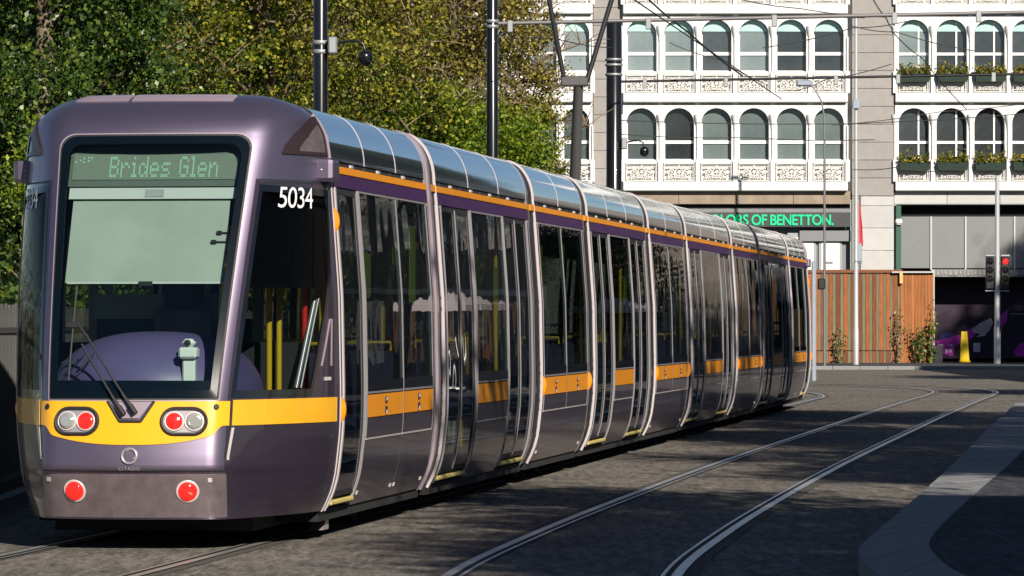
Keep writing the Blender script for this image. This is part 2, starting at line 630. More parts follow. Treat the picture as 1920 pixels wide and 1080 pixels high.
def spline(pts, step=0.5):
    pts = [Vector((p[0], p[1], 0)) for p in pts]
    P = [pts[0] * 2 - pts[1]] + pts + [pts[-1] * 2 - pts[-2]]
    out = []
    for i in range(1, len(P) - 2):
        n = max(2, int((P[i + 1] - P[i]).length / step))
        for k in range(n):
            t = k / n
            a, b, c, d = P[i - 1], P[i], P[i + 1], P[i + 2]
            out.append(0.5 * ((2 * b) + (c - a) * t + (2 * a - 5 * b + 4 * c - d) * t * t + (3 * b - a - 3 * c + d) * t ** 3))
    out.append(P[-2])
    return out


def offs(path, d):
    out = []
    for i, p in enumerate(path):
        t = (path[min(i + 1, len(path) - 1)] - path[max(i - 1, 0)]).normalized()
        out.append(p + Vector((t.y, -t.x, 0)) * d)
    return out


def ribbon(mb, path, d0, d1, z, m):
    a, b = offs(path, d0), offs(path, d1)
    n = len(path)
    vs = [(p.x, p.y, z) for p in a] + [(p.x, p.y, z) for p in b]
    mb.add(vs, [(i, n + i, n + i + 1, i + 1) for i in range(n - 1)], m)


def rail(path, groove_side):
    """grooved tram rail: running head, groove, keeper lip, sealing strips"""
    mb = MB()
    g = groove_side
    ribbon(mb, path, -0.125, 0.125, 0.004, 'rail_bed')
    ribbon(mb, path, *sorted((-0.034 * g, 0.034 * g)), 0.012, 'steel_rail')
    ribbon(mb, path, *sorted((0.034 * g, 0.076 * g)), 0.008, 'rail_groove')
    ribbon(mb, path, *sorted((0.076 * g, 0.102 * g)), 0.012, 'steel_rail')
    o = mb.obj('tram_rail')
    o['kind'] = 'structure'
    return o


TH = math.atan(1126.0 / F)
DIR = Vector((math.sin(TH), math.cos(TH), 0))
RGT = Vector((math.cos(TH), -math.sin(TH), 0))
T0 = Vector((-2.661, 31.17, 0))


def tl(u, s, z=0.0):
    p = T0 + RGT * u + DIR * s
    return Vector((p.x, p.y, z))


r1 = [(-0.95, 18), (-0.62, 23.5), (-0.38, 28.4), (0.16, 33.6), (1.02, 40.6), (2.35, 50.7), (4.25, 64.3), (6.2, 78.1), (7.95, 90.2), (9.05, 97.6), (9.62, 102.5), (9.45, 107), (8.3, 111.2), (5.8, 114.6), (2.5, 116.3), (-3, 117), (-14, 117)]
r1 = spline([Vector((a, b, 0)) for a, b in r1])
rail(r1, +1)
rail(offs(r1, 1.435), -1)
l1 = [tl(-0.7175, s) for s in (-26, -12, -4, 0, 10, 30, 50, 60)]
l1 = [(p.x, p.y) for p in l1]
e = l1[-1]
l1 += [(e[0] + 0.62, e[1] + 5), (e[0] + 0.5, e[1] + 10.5), (e[0] - 1.3, e[1] + 15), (e[0] - 5, e[1] + 17.5), (e[0] - 12, e[1] + 18.3)]
l1 = spline([Vector((a, b, 0)) for a, b in l1])
rail(l1, +1)
rail(offs(l1, 1.435), -1)

# pavement island on the right with its granite kerb stones
kout = [gr(1920, 1260, .12), gr(1770, 1135, .12), gr(1660, 1082, .12), gr(1618, 1050, .12), gr(1611, 1026, .12), gr(1640, 998, .12), gr(1720, 930, .12), gr(1790, 866, .12), gr(1850, 806, .12), gr(1905, 755, .12)]
kin = [gr(1985, 1180, .12), gr(1870, 1105, .12), gr(1790, 1068, .12), gr(1748, 1032, .12), gr(1744, 1010, .12), gr(1768, 980, .12), gr(1838, 915, .12), gr(1900, 862, .12), gr(1955, 806, .12), gr(2010, 756, .12)]
ko = spline([Vector((a, b, 0)) for a, b in kout], 0.25)
L = np.array([(p.x, p.y) for p in ko])
cum = np.concatenate([[0], np.cumsum(np.hypot(*np.diff(L, axis=0).T))])
ki = spline([Vector((a, b, 0)) for a, b in kin], 0.25)
Li = np.array([(p.x, p.y) for p in ki])
cumi = np.concatenate([[0], np.cumsum(np.hypot(*np.diff(Li, axis=0).T))])


def arc(Lp, c, f):
    return np.array([np.interp(f * c[-1], c, Lp[:, 0]), np.interp(f * c[-1], c, Lp[:, 1])])


pav = MB()
inner = [arc(Li, cumi, f) for f in np.linspace(0, 1, 120)]
poly = [(p[0], p[1], 0.11) for p in inner] + [(60, 100, 0.11), (60, inner[0][1] - 6, .11), (inner[0][0] + 2, inner[0][1] - 6, 0.11)]
pav.add(poly, [tuple(range(len(poly)))], 'paving_dark')
pvo = pav.obj('pavement')
pvo['kind'] = 'structure'
NK = 64
for i in range(NK):
    f0, f1 = i / NK, (i + 1) / NK
    gap = 0.006 / cum[-1]
    a0, a1 = arc(L, cum, f0 + gap), arc(L, cum, f1 - gap)
    b0, b1 = arc(Li, cumi, f0 + gap), arc(Li, cumi, f1 - gap)
    am, bm_ = arc(L, cum, (f0 + f1) / 2), arc(Li, cumi, (f0 + f1) / 2)
    top = [a0, am, a1, b1, bm_, b0]
    zt = 0.118 + random.uniform(-.003, .003)
    mb = MB()
    mb.prism(top, ([(p[0], p[1], zt) for p in top], [(p[0], p[1], -0.02) for p in top]), 'granite')
    fix_normals(mb.obj('kerb_stone', pvo))
# far pavement in front of the hoarding and shop
sheet('far_pavement', [(-40, 149.5), (60, 149.5), (60, 176), (-40, 176)], 0.11, 'paving_dark')
mb = MB()
for i in range(44):
    x0 = -16 + i * 0.92
    mb = MB()
    mb.bbox(x0, x0 + 0.912, 149.2, 149.5, -0.02, 0.118 + random.uniform(-.003, .003), 'granite', 0.012)
    o = mb.obj('kerb_stone', bpy.data.objects['far_pavement'])

# ------------------------------------------------------------------ the tram
tram = thing('tram', 'long purple and silver tram with yellow band, number 5034 and Brides Glen display', 'tram', tuple(T0), -TH)

_z = np.linspace(0.1, 3.0, 600)
_u = np.interp(_z, [.1, .2, .3, .45, .8, 1.1, 1.8, 2.6, 2.8, 3.0], [.99, 1.05, 1.105, 1.155, 1.195, 1.2, 1.187, 1.13, 1.108, 1.085])
_k = np.hanning(61)
_k /= _k.sum()
_us = np.convolve(np.pad(_u, 30, mode='edge'), _k, 'valid')


def U(z):
    return np.interp(z, _z, _us)


COVE0 = 2.785
U0 = float(U(COVE0))


def cove(ph, off=0.0):
    """roof fairing profile: ph 0 at the gutter, 1 at the flat roof"""
    a = ph * math.pi / 2
    return (U0 - 0.27 + (0.27 + off) * math.cos(a), COVE0 + (0.400 + off) * math.sin(a))


def strip(mb, sa, sb, z0, z1, off, th, m, side=1, dz=0.07):
    n = max(2, int(math.ceil((z1 - z0) / dz)) + 1)
    zs = np.linspace(z0, z1, n)
    O = np.array([[(side * (U(z) + off), s, z) for s in (sa, sb)] for z in zs])
    I = np.array([[(side * (U(z) + off - th), s, z) for s in (sa, sb)] for z in zs])
    mb.solid(O, I, m)
    return mb


def strip_obj(name, parent, *a, **k):
    return strip(MB(), *a, **k).obj(name, parent)


def frame_on_side(mb, sa, sb, z0, z1, w, off, th, m, side=1):
    strip(mb, sa, sa + w, z0, z1, off, th, m, side)
    strip(mb, sb - w, sb, z0, z1, off, th, m, side)
    strip(mb, sa + w, sb - w, z0, z0 + w, off, th, m, side)
    strip(mb, sa + w, sb - w, z1 - w, z1, off, th, m, side)
    return mb


ZB, ZW0, ZW1, ZF1, ZS1 = 0.215, 1.055, 2.585, 2.69, 2.745   # skirt, window sill, window head, fascia top, stripe top
BND = [6.55, 13.05, 17.6, 24.1, 29.0, 36.25, 41.45, 48.1]
LT = 54.65


def roof_panels(sec, a, b, n=3):
    for side in (1, -1):
        for i in range(n):
            s0, s1 = a + (b - a) * i / n + .006, a + (b - a) * (i + 1) / n - .006
            ph = np.linspace(0, 1.0, 15)
            O = [[(side * cove(p)[0], s, cove(p)[1]) for s in np.linspace(s0, s1, 5)] for p in ph]
            I = [[(side * (cove(p, -.02)[0]), s, cove(p, -.02)[1]) for s in np.linspace(s0, s1, 5)] for p in ph]
            mb = MB()
            mb.solid(O, I, 'roof_gloss')
            mb.obj('roof_panel', sec)
        for i in range(1, n):
            s = a + (b - a) * i / n
            mb = MB()
            ph = np.linspace(0, 1.0, 13)
            mb.solid([[(side * cove(p, .003)[0], s + d, cove(p, .003)[1]) for d in (-.011, .011)] for p in ph],
                     [[(side * cove(p, -.01)[0], s + d, cove(p, -.01)[1]) for d in (-.011, .011)] for p in ph], 'chrome')
            mb.obj('roof_seam', sec)


def section_body(a, b, openings):
    """inner shell: floor, ceiling, flat roof, far wall, pillars between the openings"""
    mb = MB()
    mb.box(-1.0, 1.0, a, b, .30, .36, 'inner_floor')
    mb.box(-1.05, 1.05, a, b, 2.50, 2.56, 'inner_grey')
    zt = COVE0 + .400
    mb.box(-(U0 - .275), U0 - .275, a, b, zt - .05, zt - .003, 'roof_dirty')
    mb.box(-1.04, 1.04, a, b, .14, .22, 'under')
    for side in (1, -1):
        strip(mb, a, b, ZW1, ZF1 + .09, -.012, .03, 'dark_inner', side)
        cuts = sorted(openings)
        s = a
        for (o0, o1) in cuts:
            if o0 > s + .01:
                strip(mb, s, o0, ZB + .01, ZW1, -.012, .05, 'dark_paint', side)
            s = o1
        if b > s + .01:
            strip(mb, s, b, ZB + .01, ZW1, -.012, .05, 'dark_paint', side)
    return mb


def seat(sec, x, y, face=1):
    mb = MB()
    mb.bbox(x - .22, x + .22, y - .21, y + .21, .70, .80, 'seat_purple', .03)
    yb = y - face * .24
    mb.bbox(x - .22, x + .22, yb - .05, yb + .05, .78, 1.36, 'seat_purple', .03)
    mb.bbox(x - .05, x + .05, y - .1, y + .1, .36, .70, 'inner_grey', .01)
    mb.tube([(x - .2, yb, 1.36), (x - .2, yb, 1.43), (x + .2, yb, 1.43), (x + .2, yb, 1.36)], .014, 'pole_yellow', 6)
    mb.obj('seat', sec)


def grab_pole(sec, x, y, m='pole_yellow', z0=.36, z1=2.5, r=.02):
    mb = MB()
    mb.tube([(x, y, z0), (x, y, z1)], r, m, 8)
    mb.obj('grab_pole', sec)


def notice(sec, s, z0, z1, w, m='poster_green'):
    mb = MB()
    x = float(U((z0 + z1) / 2)) - .045
    mb.bbox(x - .008, x, s - w / 2, s + w / 2, z0, z1, m, .003)
    mb.obj('notice', sec)


def lamp_amber(sec, s, z0, z1, side=1):
    mb = MB()
    O, I = [], []
    zs = np.linspace(z0, z1, 7)
    for j, z in enumerate(zs):
        q = math.sin(math.pi * j / 6) ** .5 if 0 < j < 6 else 0
        row = []
        for k in range(5):
            d = math.sin(math.pi * k / 4) if 0 < k < 4 else 0
            row.append((side * (U(z) + .006 + .034 * d * q), s + (k - 2) * .018, z))
        O.append(row)
        I.append([(side * (U(z) - .01), s + (k - 2) * .018, z) for k in range(5)])
    mb.solid(O, I, 'amber')
    mb.obj('side_lamp', sec)


def window_bay(sec, s0, s1, side, latch=True, lower=True):
    """one window with its coloured panel and the panel below it"""
    strip_obj('window_pane', sec, s0 + .012, s1 - .012, ZW0 + .012, ZW1 - .012, .002, .006, 'side_glass', side)
    mb = MB()
    frame_on_side(mb, s0, s1, ZW0, ZW1, .015, .006, .03, 'trim_grey', side)
    strip(mb, s0 + .015, s1 - .015, ZW0 + .015, ZW0 + .10, .004, .003, 'black_gloss', side)
    mb.obj('window_frame', sec)
    mb = MB()
    strip(mb, s0 + .012, s1 - .012, .875, 1.045, .004, .03, 'orange_paint', side)
    if latch:
        sm = (s0 + s1) / 2
        for q in (-1, 1):
            strip(mb, sm - .045, sm + .045, .96 + q * .038 - .024, .96 + q * .038 + .024, .012, .02, 'rubber', side)
            strip(mb, sm - .02, sm + .02, .96 + q * .05 - .02, .96 + q * .05 + .008, .016, .01, 'chrome', side)
    mb.obj('coloured_panel', sec)
    mb = MB()
    strip(mb, s0 + .012, s1 - .012, .725, .868, .004, .03, 'skirt_paint', side)
    mb.obj('side_panel', sec)
    mb = MB()
    for e in (s0, s1):
        strip(mb, e - .008, e + .008, .722, ZW0 - .002, .007, .02, 'trim_grey', side)
    strip(mb, s0 + .01, s1 - .01, .706, .720, .008, .02, 'chrome', side)
    mb.obj('panel_trim', sec)


def skirt(sec, s0, s1, z0, z1, side, bolts=True):
    mb = strip(MB(), s0 + .008, s1 - .008, z0, z1, .002, .03, 'skirt_paint', side)
    if bolts:
        for q in (.09, s1 - s0 - .09):
            zz = z0 + .09
            strip(mb, s0 + q - .014, s0 + q + .014, zz - .014, zz + .014, .010, .01, 'chrome', side)
    mb.obj('skirt_panel', sec)


def door_leaf(sec, s0, s1, side):
    z0, z1 = .31, ZW1 - .005
    mb = MB()
    frame_on_side(mb, s0 + .006, s1 - .006, z0, z1, .045, -.004, .03, 'rubber', side)
    strip(mb, s0 + .051, s1 - .051, z0 + .045, z0 + .16, -.008, .02, 'skirt_paint', side)
    strip(mb, s1 - .035, s1 - .018, z0 + .02, z1 - .02, .004, .01, 'trim_grey', side)
    leaf = mb.obj('door', sec)
    strip_obj('door_pane', sec, s0 + .05, s1 - .05, z0 + .16, z1 - .045, -.010, .006, 'side_glass', side)


def door_step(sec, s0, s1, side, m='step_yellow'):
    mb = MB()
    x0, x1 = float(U(.26)) - .12, float(U(.26)) + .028
    xs = (x0, x1) if side > 0 else (-x1, -x0)
    mb.bbox(xs[0], xs[1], s0, s1, .25, .288, m, .010)
    mb.obj('door_step', sec)


def double_door(sec, s0, s1, side):
    m = (s0 + s1) / 2
    door_leaf(sec, s0 + .02, m, side)
    door_leaf(sec, m, s1 - .02, side)
    for e in (s0, s1):
        strip_obj('door_trim', sec, e - .008, e + .008, ZB + .02, ZW1, .009, .03, 'trim_grey', side)
    door_step(sec, s0 + .05, s1 - .05, side, 'step_yellow')
    if side > 0:
        grab_pole(sec, .96, s0 + .30, r=.024)
        grab_pole(sec, .86, s1 - .20, r=.024)


def top_bands(sec, a, b, side):
    strip_obj('fascia', sec, a, b, ZW1 + .004, ZF1, .004, .02, 'purple_paint', side)
    strip_obj('orange_stripe', sec, a, b, ZF1 + .002, ZS1, .010, .02, 'orange_paint', side)
    mb = strip(MB(), a, b, ZS1 + .002, COVE0 - .004, -.012, .02, 'rubber', side)
    k = int((b - a) / .62)
    for i in range(k):
        s = a + .3 + i * .62
        strip(mb, s - .05, s + .05, ZS1 + .006, COVE0 - .012, .004, .02, 'chrome' if i % 2 else 'rubber', side)
    mb.obj('gutter', sec)


def lining(mb, a, b, side):
    """solid lining behind the panels below the windows"""
    strip(mb, a, b, ZB + .01, ZW0 - .01, -.04, .03, 'dark_inner', side)


def bogie_section(a, b):
    s0, s1 = a + .42, b - .42
    n = 2
    w = (s1 - s0) / n
    mb = section_body(a + .2, b - .2, [(s0, s1)])
    for side in (1, -1):
        lining(mb, s0, s1, side)
    sec = mb.obj('tram_section', tram)
    for side in (1, -1):
        top_bands(sec, a + .28, b - .28, side)
        for i in range(n):
            window_bay(sec, s0 + i * w, s0 + (i + 1) * w, side, True)
        skirt(sec, s0, s1, ZB, .70, side)
        skirt(sec, a + .27, s0, ZB, ZW1 - .02, side, False)
        skirt(sec, s1, b - .27, ZB, ZW1 - .02, side, False)
        lamp_amber(sec, a + .34, .87, 1.06, side)
        lamp_amber(sec, b - .32, .87, 1.06, side)
        for x in (.72, .26):
            seat(sec, side * x, s0 + .5, 1)
            seat(sec, side * x, s1 - .5, -1)
    roof_panels(sec, a + .28, b - .28, 2)
    notice(sec, s0 + w * .22, 2.0, 2.36, .26)
    notice(sec, s0 + w * .30, 1.72, 1.95, .30, 'reader_grey')
    notice(sec, s0 + w * 1.2, 2.05, 2.4, .30)
    grab_pole(sec, .35, s0 + .1)
    return sec


def door_section(a, b):
    d = 1.72
    d0, d1 = a + .44, b - .44
    w0, w1 = d0 + d + .08, d1 - d - .08
    mb = section_body(a + .2, b - .2, [(d0, d0 + d), (w0, w1), (d1 - d, d1)])
    for side in (1, -1):
        lining(mb, w0, w1, side)
    sec = mb.obj('tram_section', tram)
    for side in (1, -1):
        top_bands(sec, a + .28, b - .28, side)
        double_door(sec, d0, d0 + d, side)
        double_door(sec, d1 - d, d1, side)
        window_bay(sec, w0, w1, side, False)
        skirt(sec, w0, w1, ZB, .70, side, False)
        skirt(sec, a + .27, d0 - .015, ZB, ZW1 - .02, side, False)
        skirt(sec, d1 + .015, b - .27, ZB, ZW1 - .02, side, False)
        seat(sec, side * .72, (w0 + w1) / 2, 1)
    notice(sec, w1 - .3, 1.8, 2.1, .26)
    mb = MB()
    mb.tube([(.95 , (w0 + w1) / 2 + .26 * math.cos(a_), 1.36 + .13 * math.sin(a_)) for a_ in np.linspace(0, math.pi, 9)], .018, 'pole_yellow', 6)
    mb.tube([(.95, (w0 + w1) / 2 + .05, 1.49), (.95, (w0 + w1) / 2 + .05, 1.12)], .018, 'pole_yellow', 6)
    mb.obj('grab_rail', sec)
    roof_panels(sec, a + .28, b - .28, 3)
    return sec


def hoop(mb, s0, s1, off, th, m, zlo=.2, smooth=True):
    """band that runs up one side, over the roof and down the other"""
    prof = [(float(U(z)) , z) for z in np.linspace(zlo, COVE0, 30)]
    prof += [cove(p) for p in np.linspace(.06, 1, 14)]
    prof += [(x, COVE0 + .400) for x in (.55, .25)]
    full = prof + [(-x, z) for x, z in prof[::-1]]
    P = np.array(full)
    T = np.gradient(P, axis=0)
    T /= np.linalg.norm(T, axis=1)[:, None]
    N = np.stack([T[:, 1], -T[:, 0]], axis=1)
    A, B = P + N * off, P + N * (off - th)
    mb.solid([[(x, s, z) for s in (s0, s1)] for x, z in A], [[(x, s, z) for s in (s0, s1)] for x, z in B], m)
    return mb


def gangway(s, first=False):
    g = hoop(MB(), s - .27, s + .27, -.012, .05, 'rubber')
    g.box(-.95, .95, s - .3, s + .3, .31, .36, 'inner_floor')
    g = g.obj('gangway', tram)
    hoop(MB(), s - .30, s - .285, .004, .05, 'trim_grey').obj('edge_trim', g)
    hoop(MB(), s - .16, s - .05, .012 if first else -.009, .05, 'pale_lilac' if first else 'dark_paint').obj('cover_band', g)
    hoop(MB(), s + .25, s + .266, .010, .06, 'chrome').obj('edge_trim', g)
    for side in (1, -1):
        strip_obj('orange_stripe', g, s - .01, s + .24, ZF1 + .002, ZS1 + .004, .006, .02, 'orange_paint', side)
    return g


# passenger part behind the leading cab (and, turned round, behind the trailing cab)
def cab_section():
    a, b = 1.62, BND[0] - .0
    d0, d1 = 1.84, 2.76
    w0, w1 = 2.84, b - .40
    mb = section_body(a + .02, b - .2, [(d0, d1), (w0, w1)])
    for side in (1, -1):
        lining(mb, w0, w1, side)
    # bulkhead above the gutter line behind the cab dome
    sec = mb.obj('tram_section', tram)
    for side in (1, -1):
        top_bands(sec, a + .13, b - .28, side)
        door_leaf(sec, d0, d1, side)
        for e in (d0 - .02, d1 + .02):
            strip_obj('door_trim', sec, e - .008, e + .008, ZB + .02, ZW1, .009, .03, 'trim_grey', side)
        door_step(sec, d0 - .02, d1 + .02, side)
        wm = w0 + (w1 - w0) * .53
        window_bay(sec, w0, wm, side)
        window_bay(sec, wm, w1, side)
        skirt(sec, w0, wm, ZB, .70, side)
        skirt(sec, wm, w1, ZB, .70, side)
        skirt(sec, w1, b - .27, ZB, ZW1 - .02, side, False)
        mb = strip(MB(), a + .0, a + .115, ZB, ZW1 + .10, .004, .04, 'dark_paint', side)
        mb.obj('door_pillar', sec)
        mb = strip(MB(), a + .005, a + .028, ZB, ZS1, .012, .03, 'chrome', side)
        strip(mb, a + .150, a + .172, ZB, ZW1, .010, .03, 'chrome', side)
        mb.obj('edge_trim', sec)
        lamp_amber(sec, a + .085, 2.255, 2.43, side)
        lamp_amber(sec, a + .085, .865, 1.05, side)
        seat(sec, side * .72, w0 + .8, 1)
        seat(sec, side * .72, w1 - .7, -1)
    roof_panels(sec, a + .12, b - .28, 3)
    grab_pole(sec, .30, 2.1)
    grab_pole(sec, .05, 2.35)
    grab_pole(sec, .75, 3.4)
    notice(sec, 3.25, 1.78, 2.12, .34)
    notice(sec, 4.75, 2.05, 2.35, .26)
    notice(sec, 5.55, 1.75, 2.38, .30)
    notice(sec, 3.95, 1.45, 1.72, .16, 'pole_yellow')
    return sec


secs = [cab_section()]
for i in range(7):
    (door_section if i % 2 == 0 else bogie_section)(BND[i], BND[i + 1])
for i, s in enumerate(BND):
    gangway(s, i == 0)


def turned(o, parent, name=None):
    """the same part at the other end of the tram"""
    c = o.copy()
    COL.objects.link(c)
    c.parent = parent
    if parent is tram:
        c.location = (0, LT, 0)
        c.rotation_euler = (0, 0, math.pi)
    for ch in list(o.children):
        turned(ch, c)
    return c


# ---- cab surface: t runs from the nose centre (0) over the corner (1) to the door pillar (2)
def _uc(z):
    return np.interp(z, [.2, 1.06, 2.9, 3.05, 3.15, 3.22, 3.25], [.64, .655, .765, .760, .72, .64, .52])


def _sf(z):
    if z < 1.06:
        return float(np.interp(z, [.2, .40, .545, .56, .66, .75, .9, 1.06], [.10, .055, .02, -.02, -.012, .0, .022, .05]))
    a = .05 + .80 * ((min(z, 2.94) - 1.06) / 1.88) ** 1.15
    if z > 2.94:
        p = min(1, (z - 2.94) / .31)
        a += .14 * p + .46 * (1 - math.sqrt(max(0, 1 - p * p)))
    return a


def _ue(z):
    if z < 2.72:
        return float(U(z))
    return float(np.interp(z, [2.72, 2.8, 2.95, 3.08, 3.15, 3.19, 3.22, 3.24, 3.25], [U(2.72), U0 + .01, U0 - .015, 1.025, .93, .85, .76, .66, .50]))


S1 = 1.62


def _raw(t, z):
    at_ = abs(t)
    uc, sf, ue = float(_uc(z)), _sf(z), _ue(z)
    bul = .085
    if at_ <= 1:
        return at_ * uc, sf + bul * at_ * at_
    c = np.array([uc, sf + bul])
    e_ = np.array([ue, max(S1, sf + bul + .05)])
    k = at_ - 1
    if k <= 1:
        p = c + (e_ - c) * k
        d = e_ - c
        n = np.array([d[1], -d[0]]) / (np.linalg.norm(d) + 1e-9)
        p = p + n * .055 * math.sin(math.pi * k)
        return p[0], p[1]
    return ue, e_[1] + (k - 1) * 1.2


_ker = [(-.16, .08), (-.10, .16), (-.05, .17), (0, .18), (.05, .17), (.10, .16), (.16, .08)]


def cab_pt(t, z, off=0.0):
    def base(tt, zz):
        x = y = 0.0
        sg = 1 if tt >= 0 else -1
        for d, w in _ker:
            q = abs(tt) + d
            px, py = _raw(abs(q), zz)
            if q < 0:
                px = -px
            x += px * w
            y += py * w
        return np.array([sg * x, y, zz])
    p = base(t, z)
    if abs(t) >= 2.0:
        p[0] = (1 if t > 0 else -1) * _ue(z)
        p[1] = max(S1, _sf(z) + .135)
    if off:
        e1 = base(t + .02, z) - base(t - .02, z)
        z1, z0 = min(z + .01, 3.249), max(z - .01, .2)
        e2 = base(t, z1) - base(t, z0)
        n = np.cross(e1, e2)
        n /= np.linalg.norm(n) + 1e-9
        p = p + n * off
    return p


def cab_solid(mb, grid, off, th, m):
    mb.solid([[cab_pt(t, z, off) for t, z in row] for row in grid], [[cab_pt(t, z, off - th) for t, z in row] for row in grid], m)
    return mb


def cab_ring(mb, lo, li, off, th, m):
    """ring between two matched closed loops in (t, z)"""
    lo, li = list(lo) + [lo[0]], list(li) + [li[0]]
    return cab_solid(mb, [lo, li], off, th, m)


def round_loop(t0, t1, z0, z1, rt0=(0, 0, 0, 0), tz=.7, n=9, dens=14):
    """loop with rounded corners; radii in metres for bottom-left, bottom-right, top-right, top-left"""
    pts = []
    cs = [(t0, z0, 180), (t1, z0, 270), (t1, z1, 0), (t0, z1, 90)]
    for (ct, cz, a0), r in zip(cs, rt0):
        r = max(r, .004)
        sx = 1 if ct == t0 else -1
        sz = 1 if cz == z0 else -1
        for k in range(n):
            a = R(a0 + 90 * k / (n - 1))
            pts.append((ct + sx * r / tz + r / tz * math.cos(a), cz + sz * r + r * math.sin(a)))
    # add points along the straight sides
    out = []
    for i in range(len(pts)):
        p, q = pts[i], pts[(i + 1) % len(pts)]
        out.append(p)
        if math.hypot(p[0] - q[0], p[1] - q[1]) > .25:
            for k in range(1, dens):
                out.append((p[0] + (q[0] - p[0]) * k / dens, p[1] + (q[1] - p[1]) * k / dens))
    return out


def loop_fill(loop, nz=26, nt=18):
    """row grid that fills a convex loop"""
    zs = [p[1] for p in loop]
    z0, z1 = min(zs) + 1e-4, max(zs) - 1e-4
    rows = []
    for z in np.linspace(z0, z1, nz):
        ts = []
        for i in range(len(loop)):
            p, q = loop[i], loop[(i + 1) % len(loop)]
            if (p[1] - z) * (q[1] - z) <= 0 and abs(p[1] - q[1]) > 1e-9:
                ts.append(p[0] + (q[0] - p[0]) * (z - p[1]) / (q[1] - p[1]))
        if not ts:
            continue
        rows.append([(t, z) for t in np.linspace(min(ts), max(ts), nt)])
    return rows


def inset_loop(loop, dt, dz):
    ct = sum(p[0] for p in loop) / len(loop)
    t0, t1 = min(p[0] for p in loop), max(p[0] for p in loop)
    z0, z1 = min(p[1] for p in loop), max(p[1] for p in loop)
    mt, mz = (t0 + t1) / 2, (z0 + z1) / 2
    ht, hz = (t1 - t0) / 2, (z1 - z0) / 2
    return [(mt + (p[0] - mt) * (ht - dt) / ht, mz + (p[1] - mz) * (hz - dz) / hz) for p in loop]


def poly_loop(corners, dens=10):
    out = []
    for i in range(len(corners)):
        p, q = corners[i], corners[(i + 1) % len(corners)]
        for k in range(dens):
            out.append((p[0] + (q[0] - p[0]) * k / dens, p[1] + (q[1] - p[1]) * k / dens))
    return out


def inside(p, loop):
    x, y = p
    c = False
    j = len(loop) - 1
    for i in range(len(loop)):
        xi, yi = loop[i]
        xj, yj = loop[j]
        if (yi > y) != (yj > y) and x < (xj - xi) * (y - yi) / (yj - yi) + xi:
            c = not c
        j = i
    return c


def mirror_t(loop):
    return [(-t, z) for t, z in loop]


WS = round_loop(-.90, .90, 1.065, 2.925, (.015, .015, .11, .11), .72)
WSi = inset_loop(WS, .070, .055)
SW = poly_loop([(1.025, 1.068), (1.70, 1.068), (1.915, 1.95), (1.945, 2.555), (1.045, 2.575)])
SWi = inset_loop(SW, .035, .05)

# shell grid, with holes where the glass goes
ts = np.concatenate([np.linspace(-2, -1.2, 33), np.linspace(-1.17, 1.17, 97), np.linspace(1.2, 2, 33)])
zs = np.concatenate([np.linspace(.22, 2.9, 105), np.linspace(2.92, 3.2, 22), [3.215, 3.228, 3.238, 3.245, 3.25]])
hol = [inset_loop(WS, .05, .03), inset_loop(SW, .02, .03), mirror_t(inset_loop(SW, .02, .03))]
P = np.array([[cab_pt(t, z) for t in ts] for z in zs])
mb = MB()
fl, fd = [], []
nT = len(ts)
for i in range(len(zs) - 1):
    for j in range(nT - 1):
        c = ((ts[j] + ts[j + 1]) / 2, (zs[i] + zs[i + 1]) / 2)
        if any(inside(c, h) for h in hol):
            continue
        q = (i * nT + j, i * nT + j + 1, (i + 1) * nT + j + 1, (i + 1) * nT + j)
        (fd if (abs(c[0]) > 1.0 and c[1] < 2.62) else fl).append(q)
k0 = len(mb.v)
mb.add(P.reshape(-1, 3), fl, 'lilac_paint', True)
i_dark = mb.slot('dark_paint')
for q in fd:
    mb.f.append(list(q))
    mb.m.append(i_dark)
    mb.s.append(True)
top = P[-1]
mb.add(top, [tuple(range(nT))], 'lilac_paint', False)
# closing wall above the gutter, behind the dome
zz = [z for z in zs if z > 2.72]
rw = [cab_pt(2.0, z) for z in zz]
back = [(p[0], S1, p[2]) for p in rw] + [(-p[0], S1, p[2]) for p in rw[::-1]]
mb.add(back, [tuple(range(len(back)))], 'lilac_paint')
mb.box(-.62, .62, .75, 1.62, .30, .36, 'inner_floor')
cab_shell = mb.obj('cab_body', tram)

